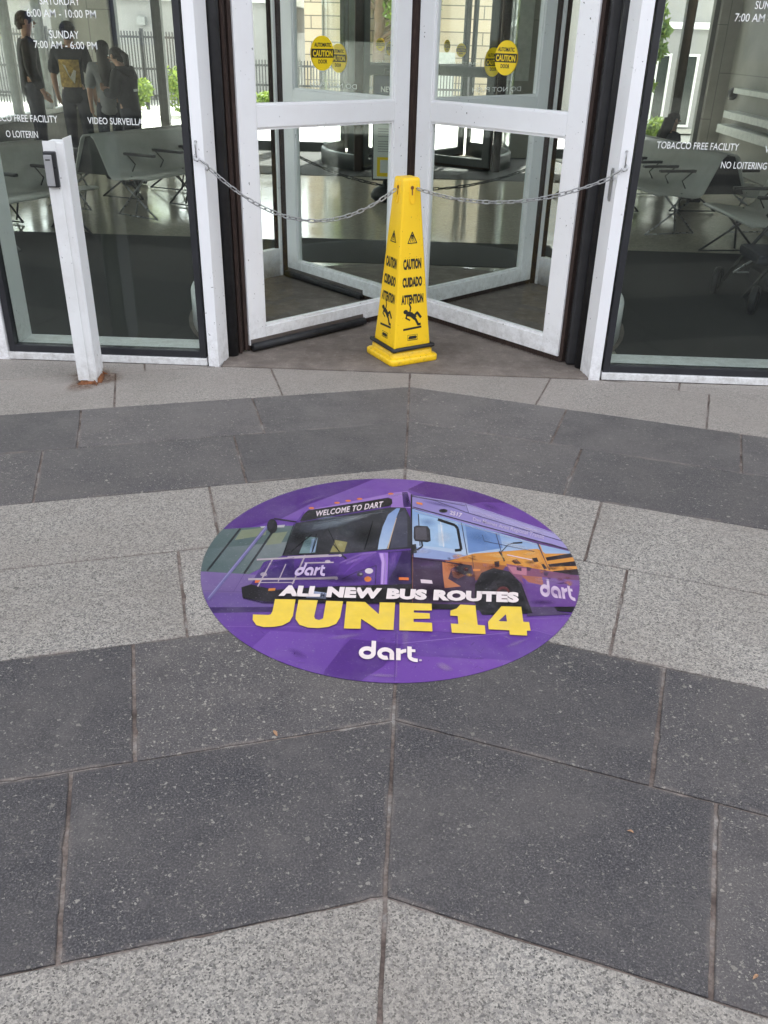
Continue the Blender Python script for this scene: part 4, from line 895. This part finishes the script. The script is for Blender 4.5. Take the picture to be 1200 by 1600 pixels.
SK('#e9ecf6', [(1300, 262), (1580, 342), (2020, 462)], 8, .4); SK('#1d1826', [(1290, 538), (1640, 586)], 8, .6); SK('#f0d8a0', [(1700, 560), (2000, 540)], 5, .5); SK('#241c30', [(1990, 826), (2270, 828)], 10, .6); SK('#b8b2dc', [(1300, 178), (1600, 224), (2120, 396)], 7, .5)
for c_, x, y, a, b, st, ro in (('#b9accb', 1480, 1180, 60, 26, .35, 20), ('#b9accb', 900, 1000, 110, 16, .22, -8), ('#cabfd6', 560, 880, 70, 10, .22, 10), ('#a99bc2', 1900, 1040, 80, 14, .28, -20), ('#c4b8d2', 1250, 1010, 26, 90, .18, 0), ('#3a2868', 1700, 1180, 90, 22, .3, -10), ('#3a2868', 620, 1100, 70, 24, .3, 25), ('#b0a2c8', 700, 200, 90, 12, .2, -20), ('#3a2868', 1750, 240, 70, 18, .3, 20), ('#b9accb', 1120, 1230, 100, 12, .3, 2)):
    SB(c_, x, y, a, b, st, ro)
SK('#3b2a62', [(1196, 960), (1190, 1120), (1186, 1262)], 9, .25); SK('#cfc4dc', [(1204, 980), (1196, 1240)], 5, .25)
rs2 = random.Random(8)
for i_ in range(46):                                # heel marks and grit rubbed into the vinyl
    x, y = rs2.uniform(350, 1950), rs2.uniform(880, 1240); a_ = rs2.uniform(0, 3.1); L_ = rs2.uniform(8, 46)
    SK(rs2.choice(('#cfc6da', '#2e2150', '#b3a6c6')), [(x, y), (x+L_*math.cos(a_), y+L_*.5*math.sin(a_))], rs2.uniform(3, 6), rs2.uniform(.2, .5))
pic.build('bus_picture', None, dec, {'rnd': ('POINT', [PT.get(i, 0.0) for i in range(len(pic.v))])})
LZ[0] += .0001
sl_ = MB(); words(sl_, '#f4f2f8', 'ALL NEW BUS ROUTES', [(508, 758), (1914, 798), (1914, 742), (522, 700)], .07, 1.06); sl_.build('slogan', None, dec)
dt = MB(); Yc = '#f3dc55'
P(Yc, [(487, 783), (607, 785), (592, 880), (572, 915), (530, 937), (480, 946), (420, 947), (378, 936), (356, 905), (358, 873), (448, 876), (462, 872), (472, 855)], True, dt)
P(Yc, [(625, 787), (737, 790), (716, 885), (722, 900), (745, 906), (768, 896), (786, 793), (885, 796), (868, 890), (845, 928), (800, 946), (740, 953), (680, 950), (630, 934), (607, 900), (608, 875)], True, dt)
P(Yc, [(906, 797), (1014, 800), (1094, 871), (1100, 802), (1190, 804), (1180, 964), (1086, 961), (991, 898), (988, 957), (890, 955)], True, dt)
P(Yc, [(1216, 804), (1403, 810), (1405, 850), (1300, 849), (1299, 862), (1392, 866), (1394, 898), (1298, 899), (1298, 917), (1406, 922), (1408, 972), (1214, 966)], True, dt)
P(Yc, [(1572, 815), (1660, 820), (1673, 934), (1715, 938), (1719, 988), (1522, 980), (1516, 926), (1560, 929), (1556, 882), (1512, 880), (1514, 850), (1550, 838)], True, dt)
P(Yc, [(1812, 825), (1928, 828), (1940, 916), (1974, 918), (1983, 968), (1960, 968), (1963, 997), (1861, 992), (1858, 966), (1737, 960), (1734, 916)], True, dt)
P('#4c3280', [(1795, 912), (1838, 872), (1845, 914)], True, dt)
dt.build('date', None, dec)
lg = MB(); dart_logo(lg, '#f6f4fa', [(975, 1132), (1322, 1146), (1318, 1046), (982, 1022)]); E_ = MB()
LZ[0] += .000012; lg.add([A(1338+9*math.cos(R(a*20)), 1142+6*math.sin(R(a*20)), LZ[0]) for a in range(18)], [list(range(18))], art('#c9c0dc')); lg.build('logo', None, dec)

# ================================================================== LITTER ON THE PAVING
for i, (px, py, a, s_) in enumerate(((430, 1147, .6, .011), (985, 1301, 1.2, .007), (1180, 1528, 2.2, .008))):
    p = ground(px, py); lf = MB(); pts = [(0, -1), (.30, -.5), (.36, 0), (.25, .55), (0, 1), (-.22, .5), (-.33, 0), (-.26, -.55)]
    X = T(p.x, p.y, .0035, a)
    lf.add([X @ Vector((u*s_, v*s_, .0025*math.cos(v*2)+.0015*u)) for u, v in pts]+[X @ Vector((0, 0, .001))], [[k_, (k_+1) % 8, 8] for k_ in range(8)])
    setp(lf.build('fallen_leaf', 'leaf_dry'), ('small reddish dry leaf on the dark slab below the purple sticker', 'small dry leaf bit on the dark slab right of the centre joint', 'yellowish dry leaf bit on the dark slab at the lower right corner')[i], 'leaf')

# ================================================================== INTERIOR THINGS
def double_bench(x, y0, length, lab, rz=0, n_arm=6):
    root = empty('bench', (x, y0, 0), lab, 'bench', 'back to back benches in the hall', rz); X = T(x, y0, 0, rz)
    prof = [(.045, .640), (.075, .615), (.11, .54), (.16, .42), (.19, .350), (.225, .318), (.27, .312), (.35, .322), (.47, .336), (.56, .340), (.585, .332)]
    for sx in (-1, 1):
        s = MB(); n = len(prof); vs = []; th = .012
        for yy in (0, length):
            for a, z in prof: vs.append((sx*a, yy, z))
            for a, z in prof: vs.append((sx*(a-.4*th), yy, z-th))
        fs = []
        for i in range(n-1):
            fs += [[i, i+1, 2*n+i+1, 2*n+i], [n+i+1, n+i, 3*n+i, 3*n+i+1], [i+1, i, n+i, n+i+1], [2*n+i, 2*n+i+1, 3*n+i+1, 3*n+i]]
        fs += [[0, 2*n, 3*n, n], [n-1, 2*n-1, 4*n-1, 3*n-1]]
        if sx < 0: fs = [f[::-1] for f in fs]
        s.add(vs, fs, None, True, X); s.build('seat_shell', 'shell', root)
        ends = MB()
    p = MB(); p.add([X @ Vector(v) for v in ((-.05, .03, .62), (.05, .03, .62), (.19, .03, .33), (-.19, .03, .33), (-.05, length-.03, .62), (.05, length-.03, .62), (.19, length-.03, .33), (-.19, length-.03, .33))], [[0, 1, 2, 3], [7, 6, 5, 4], [0, 3, 7, 4], [1, 5, 6, 2], [3, 2, 6, 7]]); p.build('gap_shade', 'armrest', root)  # black filler standing in for the shade in the gap between the shells
    for i in range(n_arm):
        y = .28+i*(length-.5)/max(1, n_arm-1)
        for sx in (-1, 1):
            a = MB(); a.box(sx*.13 if sx > 0 else -.46, .46 if sx > 0 else -.13, y-.022, y+.022, .468, .490, None, X, .008); a.tube([(sx*.16, y, .47), (sx*.24, y, .40), (sx*.20, y, .34)], .006, None, 6, False, X); a.build('armrest', 'armrest', root)
    nl = max(2, round(length/.95)+1)
    for i in range(nl):
        y = .12+i*(length-.24)/(nl-1); l = MB()
        for sx in (-1, 1):
            l.tube([(sx*.16, y, .318), (sx*.62, y-.06, .01)], .009, None, 6, False, X); l.tube([(sx*.48, y, .33), (sx*.16, y-.02, .01)], .009, None, 6, False, X); l.tube([(sx*.16, y-.02, .012), (sx*.62, y-.06, .012)], .006, None, 6, False, X)
            l.tube([(sx*.30, y+.03, .32), (sx*.30, y+.10, .20), (sx*.30, y+.04, .01)], .008, None, 6, False, X)
        l.build('leg_frame', 'dark_steel' if i else 'chrome', root)
    return root
double_bench(-2.78, 7.75, 1.6, 'pale double bench behind the left window, right of the card reader post', R(-25), 4)
double_bench(-3.42, 6.45, .95, 'pale double bench at the left window edge, partly behind the card reader post', R(-25), 2)
double_bench(2.52, 7.65, 2.3, 'pale double bench with a row of black armrests behind the right window', R(14), 7)
double_bench(2.86, 6.25, .95, 'pale bench seat at the outer edge of the right window', R(4), 2)

def skinned(verts, edges, radii, sub=1):
    me = bpy.data.meshes.new('skin_source'); me.from_pydata(verts, edges, []); o = bpy.data.objects.new('skin_source', me); COL.objects.link(o)
    md = o.modifiers.new('s', 'SKIN'); md.use_smooth_shade = True
    for i, r in enumerate(radii): me.skin_vertices[0].data[i].radius = (r, r) if not isinstance(r, tuple) else r
    me.skin_vertices[0].data[0].use_root = True
    if sub: o.modifiers.new('u', 'SUBSURF').levels = sub
    dg = bpy.context.evaluated_depsgraph_get(); m2 = bpy.data.meshes.new_from_object(o.evaluated_get(dg))
    vs = [v.co.copy() for v in m2.vertices]; fs = [list(p.vertices) for p in m2.polygons]
    bpy.data.objects.remove(o); bpy.data.meshes.remove(me); bpy.data.meshes.remove(m2); return vs, fs
def person(x, y, h, face, lab, top='cloth_black', trousers='cloth_dark', hair='long', nod=0.0, lean=0.0, arms='down', sit=False, print_=None, sleeve='short'):
    root = empty('person', (x, y, 0), lab, 'person', None, face); s = h/1.70; X = T(x, y, 0, face) @ Matrix.Scale(s, 4)
    zb = -.44 if sit else 0
    ly = lambda z: lean*max(0, (z-.9))
    J = {'pel': (0, 0, .93), 'sp': (0, ly(1.12), 1.12), 'ch': (0, ly(1.30), 1.31), 'nk': (0, ly(1.46)+.005, 1.455), 'hb': (0, ly(1.54)+.02+nod*.3, 1.545-nod*.1), 'hm': (0, ly(1.6)+.025+nod*.8, 1.615-nod*.25), 'ht': (0, ly(1.66)+.015+nod, 1.675-nod*.4)}
    for sx, t in ((-1, 'l'), (1, 'r')):
        J['sh'+t] = (sx*.165, ly(1.40), 1.395)
        if arms == 'down': J['el'+t] = (sx*.225, ly(1.13)-.03, 1.13); J['wr'+t] = (sx*.225, ly(.92)+.07, .90); J['ha'+t] = (sx*.215, .11+ly(.88), .835)
        else: J['el'+t] = (sx*.215, ly(1.14)+.06, 1.13); J['wr'+t] = (sx*.09, ly(1.2)+.27, 1.18); J['ha'+t] = (sx*.05, ly(1.2)+.33, 1.215)
        if sit: J['hp'+t] = (sx*.09, .03, .90); J['kn'+t] = (sx*.12, .46, .92); J['an'+t] = (sx*.12, .46, .52); J['to'+t] = (sx*.12, .60, .47)
        else: J['hp'+t] = (sx*.09, 0, .88); J['kn'+t] = (sx*.10, .02, .48); J['an'+t] = (sx*.105, -.01, .075); J['to'+t] = (sx*.115, .13, .035)
    J = {k_: Vector(v)+Vector((0, 0, zb)) for k_, v in J.items()}
    RAD = dict(low=.135, wst=.118, pel=.115, sp=.105, ch=.125, nk=.052, hb=.066, hm=.086, ht=.070, sh=.062, el=.042, wr=.027, ha=.030, hp=.088, kn=.056, an=.040, to=.034)
    def mk(names, edges, extra=0, over={}):
        idx = {n_: i for i, n_ in enumerate(names)}
        return skinned([J[n_] for n_ in names], [(idx[a], idx[b]) for a, b in edges], [over.get(n_, RAD.get(n_, RAD.get(n_[:2], .05)))+extra for n_ in names])
    E_ = [('pel', 'sp'), ('sp', 'ch'), ('ch', 'nk'), ('nk', 'hb'), ('hb', 'hm'), ('hm', 'ht')]
    for t in 'lr': E_ += [('ch', 'sh'+t), ('sh'+t, 'el'+t), ('el'+t, 'wr'+t), ('wr'+t, 'ha'+t), ('pel', 'hp'+t), ('hp'+t, 'kn'+t), ('kn'+t, 'an'+t), ('an'+t, 'to'+t)]
    body = MB(); vs, fs = mk(list(J), E_); body.add(vs, fs, 'skin', True, X)
    for t in 'lr':                                     # five fingers a hand, unequal and bent
        w, hd = J['wr'+t], J['ha'+t]; d = (hd-w).normalized(); sx = -1 if t == 'l' else 1; side = Vector((0, 1, 0)) if arms == 'down' else Vector((sx, 0, 0)); nrm = d.cross(side).normalized()
        for q, (off, L) in enumerate(((-.026, .055), (-.009, .072), (.009, .078), (.025, .068))):
            b0 = hd+side*off; body.tube([b0-d*.01, b0+d*L*.5+nrm*.004, b0+d*L*.85+nrm*.02, b0+d*L+nrm*.034], [.0095, .009, .008, .006], 'skin', 6, False, X)
        body.tube([w+d*.02+side*.02, w+d*.05+side*.045, w+d*.085+side*.048], [.012, .010, .008], 'skin', 6, False, X)
    hc = J['hm']; fy = .082
    body.tube([hc+Vector((0, fy, .015)), hc+Vector((0, fy+.022, -.018)), hc+Vector((0, fy, -.026))], [.009, .014, .010], 'skin', 6, False, X)
    for sx in (-1, 1):
        body.ball(hc+Vector((sx*.031, fy-.006, .012)), (.013, .008, .007), 'letter', 8, X); body.ball(hc+Vector((sx*.031, fy+.0005, .012)), (.006, .004, .006), 'hair', 8, X)
        body.ball(hc+Vector((sx*.085, -.005, 0)), (.012, .022, .032), 'skin', 8, X)
    body.tube([hc+Vector((-.022, fy-.004, -.052)), hc+Vector((0, fy+.004, -.052)), hc+Vector((.022, fy-.004, -.052))], .006, 'red', 6, False, X)
    body.build('body', None, root)
    J['low'] = J['pel']+Vector((0, 0, -.13)); J['wst'] = J['pel']+Vector((0, 0, .12)); tn = ['low', 'pel', 'sp', 'ch', 'shl', 'shr', 'ell', 'elr']; te = [('low', 'pel'), ('pel', 'sp'), ('sp', 'ch'), ('ch', 'shl'), ('ch', 'shr'), ('shl', 'ell'), ('shr', 'elr')]
    if sleeve == 'long': tn += ['wrl', 'wrr']; te += [('ell', 'wrl'), ('elr', 'wrr')]
    c_ = MB(); vs, fs = mk(tn, te, .036); c_.add(vs, fs, None, True, X); c_.build('top', top, root)
    ln = ['wst', 'pel', 'hpl', 'hpr', 'knl', 'knr', 'anl', 'anr']; c_ = MB(); vs, fs = mk(ln, [('wst', 'pel'), ('pel', 'hpl'), ('pel', 'hpr'), ('hpl', 'knl'), ('hpr', 'knr'), ('knl', 'anl'), ('knr', 'anr')], .016); c_.add(vs, fs, None, True, X); c_.build('trousers', trousers, root)
    c_ = MB()
    for t in 'lr': c_.tube([J['an'+t]+Vector((0, -.05, -.03)), J['an'+t]+Vector((0, .03, -.03)), J['to'+t]+Vector((0, .03, 0))], [.045, .046, .034], None, 8, False, X)
    c_.build('shoes', 'cloth_black', root)
    hr = MB(); hr.ball(hc+Vector((0, -.016, .030)), (.091, .096, .088), None, 14, X); hr.tube([hc+Vector((0, -.055, .03)), hc+Vector((0, -.070, -.03)), hc+Vector((0, -.058, -.075))], [.062, .060, .045], None, 10, False, X)
    rh = random.Random(int(h*1000))
    for i_ in range(40):
        a_, b_ = rh.uniform(.4, 2.74)+math.pi, rh.uniform(-.2, 1.4); p_ = hc+Vector((.088*math.cos(a_)*math.cos(b_), -.016+.092*math.sin(a_)*math.cos(b_), .03+.085*math.sin(b_))); hr.tube([p_, p_+Vector((rh.uniform(-.02, .02), -.012, -.05))], [.012, .004], None, 5, False, X)
    if hair == 'long': hr.tube([hc+Vector((0, -.07, .02)), hc+Vector((0, -.10, -.10)), J['ch']+Vector((0, -.165, .02)), J['ch']+Vector((0, -.17, -.14))], [.085, .088, .08, .045], None, 10, False, X)
    if hair == 'bun': hr.tube([hc+Vector((0, -.10, .05)), hc+Vector((0, -.16, .01)), hc+Vector((0, -.17, -.10)), hc+Vector((0, -.155, -.18))], [.035, .045, .035, .012], None, 8, False, X)
    if sleeve == 'long' and hair == 'bun':
        hd_ = MB(); b_ = J['nk']; hd_.tube([b_+Vector((-.12, .02, .0)), b_+Vector((-.09, -.08, -.01)), b_+Vector((0, -.12, -.045)), b_+Vector((.09, -.08, -.01)), b_+Vector((.12, .02, .0))], [.035, .05, .06, .05, .035], None, 10, False, X); hd_.build('hood', top, root)
    hr.build('hair', 'hair', root)
    if print_:
        g = MB(); b_ = J['ch']
        w_, z0, z1 = print_[1]; rows_ = [(a, z) for z in (z0, (z0+z1)/2, z1) for a in (-w_, -w_*.5, 0, w_*.5, w_)]
        vs = [(a, b_.y-.165+.06*(a/.16)**2-.0, b_.z+z) for a, z in rows_]; fs = [[r_*5+i, r_*5+i+1, r_*5+i+6, r_*5+i+5] for r_ in (0, 1) for i in range(4)]
        g.add(vs, fs, print_[0], True, X)
        if len(print_) > 2:
            g.add([(a, b_.y-.172+.06*(a/.16)**2, b_.z+z) for a, z in print_[2]], [list(range(len(print_[2])))], 'print_pale', False, X)
        g.build('shirt_print', None, root)
    return root
person(-3.73, 10.2, 1.47, R(8), 'standing person in a black shirt with a large yellow print on the back', top='cloth_black', hair='short', print_=('print_yellow', (.12, -.30, -.0), [(-.07, -.05), (.08, -.12), (.05, -.26), (.0, -.20)]), nod=.03)
person(-3.28, 9.9, 1.30, R(20), 'person with long dark hair and grey top between two others', top='cloth_grey', hair='long', sleeve='short')
person(-2.93, 9.5, 1.26, R(75), 'person in a black hooded top looking down, hair tied back', top='cloth_black', hair='bun', nod=.07, lean=.10, arms='up', sleeve='long', print_=('letter', (.06, -.12, -.09)))
person(-4.30, 10.5, 1.55, R(-60), 'dark figure beside the greenish side windows at the far left of the hall', top='cloth_black', hair='short', sleeve='long')
person(2.46, 9.42, 1.10, R(-76), 'seated person whose head and shoulders show above the right window bench', top='cloth_dark', hair='long', sit=True)

# floor sign stand
ss = empty('sign_stand', (-.33, 8.95, 0), 'floor sign with navy upper panel and pale text panel on a black base', 'sign')
X = T(-.33, 8.95)
mb = MB(); mb.lathe([(0, 0), (.10, 0), (.135, .03), (.14, .06), (.11, .11), (.05, .14), (.022, .16), (.022, .2), (0, .2)], None, 20, X); mb.build('base', 'rubber', ss)
mb = MB(); mb.box(-.13, .17, -.012, .012, .185, 1.11, None, X, .01); mb.tube([(-.02, 0, 1.11), (-.02, 0, 1.15), (.06, 0, 1.15), (.06, 0, 1.11)], .012, None, 8, False, X); mb.build('frame', 'dark_steel', ss)
mb = MB(); mb.box(-.115, .155, -.016, -.0125, .80, 1.095, None, X); up_ = mb.build('upper_panel', 'navy', ss)
mb = MB(); write(mb, 'NEW', lambda a, b: X @ Vector((-.055+a, -.0175, .965+b)), .13, .045, 'letter', .03)
c_ = circ(-.035, .915, .012); mb.add([X @ Vector((a, -.0175, b)) for a, b in c_], [list(range(20))], 'letter'); c_ = circ(.035, .915, .016); mb.add([X @ Vector((a, -.0175, b)) for a, b in c_], [list(range(20))], 'leaf_dry'); mb.build('lettering', None, up_)
mb = MB(); mb.box(-.115, .155, -.016, -.0125, .205, .795, None, X); mb.build('lower_panel', 'paper', ss)
mb = MB()
rr = random.Random(2)
for i in range(15):
    if i in (4, 9): continue
    mb.box(-.075, -.06+rr.uniform(.11, .19), -.0172, -.0164, .755-i*.022, .762-i*.022, 'mullion', X)
mb.box(-.08, .12, -.0172, -.0164, .225, .40, 'sticker_yellow', X); mb.box(-.05, .09, -.0182, -.0174, .26, .375, 'paper', X); mb.build('panel_print', None, ss)

# pushchair
pc = empty('pushchair', (2.05, 5.45, 0), 'dark pushchair with black wheels standing on the mat behind the right window', 'pushchair')
for x, y in ((1.94, 5.70), (2.02, 5.22), (2.50, 5.72), (2.56, 5.24)):
    w = MB(); Xw = T(x, y, .085, R(60)) @ Matrix.Rotation(R(90), 4, 'X'); w.lathe([(.05, -.016), (.078, -.02), (.085, -.008), (.085, .008), (.078, .02), (.05, .016)], None, 24, Xw); wo = w.build('wheel', 'rubber', pc)
    h_ = MB(); h_.lathe([(0, -.012), (.05, -.012), (.05, .012), (0, .012)], None, 20, Xw); h_.build('hub', 'dark_steel', wo)
f = MB()
for y in (5.26, 5.68):
    f.tube([(1.97, y, .085), (2.10, y, .30), (2.32, y, .62), (2.62, y, .95), (2.74, y, .98)], .011); f.tube([(2.53, y, .085), (2.34, y, .34), (2.16, y, .50)], .011)
f.tube([(2.74, 5.26, .98), (2.74, 5.68, .98)], .014); f.tube([(2.1, 5.26, .30), (2.1, 5.68, .30)], .01); f.build('frame', 'dark_steel', pc)
s = MB(); s.box(2.02, 2.44, 5.29, 5.65, .27, .33, None, None, .02)
s.add([(2.40, 5.29, .30), (2.40, 5.65, .30), (2.62, 5.65, .84), (2.62, 5.29, .84), (2.45, 5.29, .28), (2.45, 5.65, .28), (2.67, 5.65, .82), (2.67, 5.29, .82)], [[0, 1, 2, 3], [7, 6, 5, 4], [0, 3, 7, 4], [1, 5, 6, 2], [3, 2, 6, 7], [0, 4, 5, 1]]); s.build('seat', 'cloth_dark', pc)
s = MB(); s.box(2.10, 2.48, 5.31, 5.63, .11, .2, None, None, .03); s.build('basket', 'cloth_black', pc)

# ================================================================== BEYOND THE REAR FACADE
mb = MB(); mb.box(-60, 60, 13.15, 15.5, -.03, -.005); setp(mb.build('pavement', 'street'), kind='structure')
def leaf_cloud(mb, rnd_, c, rad, n, size, rg):
    for i in range(n):
        while True:
            p = Vector((rg.uniform(-1, 1), rg.uniform(-1, 1), rg.uniform(-1, 1)))
            if .15 < p.length < 1: break
        o_ = Vector((c[0]+p.x*rad[0], c[1]+p.y*rad[1], c[2]+p.z*rad[2])); u = Vector((rg.gauss(0, 1), rg.gauss(0, 1), rg.gauss(0, 1))).normalized(); v = u.orthogonal().normalized(); sz = size*rg.uniform(.6, 1.3)
        mb.add([o_-u*sz, o_+v*sz*.45, o_+u*sz, o_-v*sz*.45], [[0, 1, 2, 3]]); rnd_.append(rg.random())
def shrub(x, y, w, h, lab, seed):
    root = empty('shrub', (x, y, 0), lab, 'shrub', 'shrubs across the street'); rg = random.Random(seed); mb = MB(); rn = []
    for i in range(9): leaf_cloud(mb, rn, (x+rg.uniform(-.5, .5)*w, y+rg.uniform(-.3, .3)*w, h*rg.uniform(.3, .8)), (w*.3, w*.3, h*.28), 130, .05, rg)
    mb.build('foliage', 'leaf', root, {'rnd': ('FACE', rn)})
    st = MB()
    for i in range(6): a = rg.uniform(0, 6.28); st.tube([(x+.05*math.cos(a), y+.05*math.sin(a), 0), (x+.25*w*math.cos(a), y+.25*w*math.sin(a), h*.6)], [.02, .008], None, 5)
    st.build('stem', 'bark', root)
shrub(-5.55, 18.3, .8, .75, 'low sunlit green shrub by the fence, seen left of the thin grey mullion', 1); shrub(-4.55, 18.4, .9, .85, 'low sunlit green shrub by the fence, seen right of the thin grey mullion', 2); shrub(-2.75, 18.5, .7, .5, 'low yellow green shrub at the fence foot, seen through the left door wing', 3)
shrub(3.35, 14.6, .5, .5, 'small green shrub outside behind the seated person', 4)
def tree(x, y, h, cr, lab, seed):
    root = empty('tree', (x, y, 0), lab, 'tree', 'trees across the street'); rg = random.Random(seed); tr = MB()
    tr.tube([(x, y, 0), (x+.06, y, h*.35), (x-.04, y+.05, h*.62), (x, y, h*.9)], [.16, .12, .09, .03], None, 8); cr_ = MB(); rn = []
    for i in range(22):
        a = rg.uniform(0, 6.28); t = rg.uniform(.3, .95); rr_ = cr*(1-abs(t-.6)*1.1)*rg.uniform(.4, 1); e = (x+rr_*math.cos(a), y+rr_*math.sin(a), h*t+.3*rr_)
        tr.tube([(x, y, h*t*.8), ((x+e[0])/2, (y+e[1])/2, h*t*.92), e], [.05, .035, .01], None, 5); leaf_cloud(cr_, rn, e, (cr*.38, cr*.38, cr*.30), 150, .085, rg)
    tr.build('trunk', 'bark', root); cr_.build('crown', 'leaf', root, {'rnd': ('FACE', rn)})
tree(-1.05, 21.5, 4.6, 1.4, 'light green street tree seen through the rear revolving door', 5); tree(-8.5, 28.5, 5.2, 2.2, 'leafy tree rising behind the grey building across the street', 6); tree(-6.8, 9.6, 3.4, 1.5, 'leafy tree outside the greenish side windows of the hall', 8); tree(-6.9, 12.6, 3.2, 1.3, 'second leafy tree outside the side windows, farther back', 9); tree(3.5, 16.4, 2.2, .5, 'young tree before the slit windows of the grey panelled building', 10)
# fences
def fence(x0, x1, y, h, lab, step=.06):
    root = empty('fence', (x0, y, 0), lab, 'fence'); p = MB(); x = x0
    while x < x1: p.box(x-.011, x+.011, y-.008, y+.008, .06, h+.0, None); x += step
    p.build('picket_panel', 'fence', root); r_ = MB()
    for z in (.25, h*.52, h-.12): r_.box(x0, x1, y+.009, y+.035, z, z+.04)
    r_.build('rail', 'fence', root); n_ = int((x1-x0)/2.2)+1
    for i in range(n_+1):
        q = MB(); xx = x0+i*(x1-x0)/n_; q.box(xx-.035, xx+.035, y+.036, y+.10, 0, h+.05); q.build('fence_post', 'fence', root)
    return root
fl = fence(-9.5, -3.7, 19.4, 1.42, 'dark steel picket fence with a braced gate across the street, seen through the left window')
mb = MB(); mb.tube([(-6.45, 19.36, 1.25), (-7.6, 19.36, .2)], .02); mb.tube([(-6.45, 19.36, 1.25), (-5.4, 19.36, .2)], .02); mb.build('gate_brace', 'fence', fl)
fence(-3.5, .9, 19.2, .98, 'low dark picket fence across the street, seen through the door wings')
mb = MB(); mb.lathe([(0, 0), (.055, 0), (.055, 1.36), (.04, 1.39), (0, 1.39)], None, 12, T(-5.15, 19.1)); setp(mb.build('marker_pole', 'orange'), 'orange painted pole standing before the picket fence', 'pole')
sb = empty('street_sign', (-4.62, 19.0, 0), 'white blank board on a thin post by the picket fence', 'sign'); mb = MB(); mb.box(-4.80, -4.44, 19.0, 19.02, .62, .98); mb.build('board', 'letter', sb); mb = MB(); mb.tube([(-4.62, 19.03, 0), (-4.62, 19.03, .95)], .02); mb.build('post', 'mullion', sb)
# buildings across the street
gb = empty('grey_building', (-9, 24, 0), 'long low grey building with a pale roof edge behind the picket fence', 'building')
mb = MB(); mb.box(-22, -3.3, 23, 30, 0, 2.05); mb.build('wall', 'grey_bldg', gb); mb = MB(); mb.box(-22.2, -3.2, 22.85, 30.2, 2.051, 2.35); mb.build('roof', 'ledge', gb)
mb = MB(); mb.box(-6.7, -6.5, 22.82, 22.999, 1.55, 1.72, bev=.01); mb.build('wall_light', 'mullion', gb)
bb = empty('brick_building', (0, 22.5, 0), 'buff brick building across the street, seen through the door wings', 'building')
mb = MB(); mb.box(-2.75, -1.75, 22.5, 28, 0, 3.6); mb.box(-1.75, -.2, 24.5, 28, 0, 3.4); mb.box(-.2, 2.9, 22.5, 28, 0, 3.6); mb.build('wall', 'brick', bb)
mb = MB(); mb.box(-.1, .7, 22.47, 22.498, 0, 1.15); mb.build('door', 'ledge', bb); mb = MB(); mb.box(-2.8, 2.95, 22.4, 28.05, 3.601, 3.75); mb.build('roof', 'grey_bldg', bb)
pb = empty('panelled_building', (6, 17, 0), 'light grey panelled building with tall white framed slit windows, seen through the right window', 'building')
mb = MB(); mb.box(3.0, 12, 17.4, 22, .08, 3.4); mb.build('wall', 'grey_bldg', pb); mb = MB(); mb.box(2.95, 12, 17.36, 22, .0, .079); mb.build('plinth', 'street', pb)
for x in (4.2, 4.68, 5.22, 5.85):
    w = MB(); w.box(x-.13, x-.09, 17.35, 17.398, .15, 1.24); w.box(x+.09, x+.13, 17.35, 17.398, .15, 1.24); w.box(x-.13, x+.13, 17.345, 17.398, .11, .149); w.box(x-.13, x+.13, 17.345, 17.398, 1.241, 1.28); wo = w.build('window', 'letter', pb)
    q = MB(); q.box(x-.088, x+.088, 17.38, 17.397, .15, 1.24); q.build('pane', 'dark_pane', wo)
mb = MB(); mb.box(2.9, 12, 17.3, 17.399, 1.66, 1.76); mb.build('fascia', 'letter', pb)

# ================================================================== BEHIND THE VIEWER (added out of view, to darken the reflections in the glass)
mb = MB(); mb.box(-60, 60, -26.99, -8.95, -.029, -.012); setp(mb.build('road', 'asphalt'), kind='structure')  # dark ground added so no bright strip reflects in the windows
ob = empty('reflection_screen', (0, -27, 0), 'unseen dark block added behind the viewer to darken the glass reflections', 'building')  # added mass that keeps the bright horizon out of the reflections
mb = MB(); mb.box(-45, 45, -40, -27, -.02, 11); mb.build('wall', 'dark_wall', ob); mb = MB(); mb.box(-45.3, 45.3, -40.3, -26.7, 11.001, 11.4); mb.build('roof', 'grey_bldg', ob)
for i in range(26):
    for j in range(3):
        x = -40+i*3.2; z = 1.0+j*3.4; q = MB(); q.box(x, x+1.5, -27.02, -26.985, z, z+1.9); q.build('window', 'navy', ob)
for i, (x, y, h_) in enumerate(((-12, -21, 7.5), (-5.2, -22, 8.2), (1.5, -21, 7.2), (7.8, -22, 8), (14, -21, 7.6))):  # added trees, unseen, that break up the reflected horizon
    tree(x, y, h_, 3.0, 'unseen tree added behind the viewer to break up reflections, %s of a row' % ('first', 'second', 'third', 'fourth', 'last')[i], 40+i)

for x0, x1, lab in ((-60, -36, 'unseen dark block added left of the plaza to darken door glass reflections'), (36, 60, 'unseen dark block added right of the plaza to darken door glass reflections')):
    sb_ = empty('side_screen', ((x0+x1)/2, -8, 0), lab, 'building'); mb = MB(); mb.box(x0, x1, -23, 3.9, -.02, 9); mb.build('wall', 'dark_wall', sb_)  # added block hiding the far sunlit ground from the door glass
    xf = x1+.01 if x0 < 0 else x0-.01
    for j in range(7):
        q = MB(); q.box(xf-.02, xf+.02, -21+j*3.4, -19+j*3.4, .8, 2.8); q.build('window', 'navy', sb_)
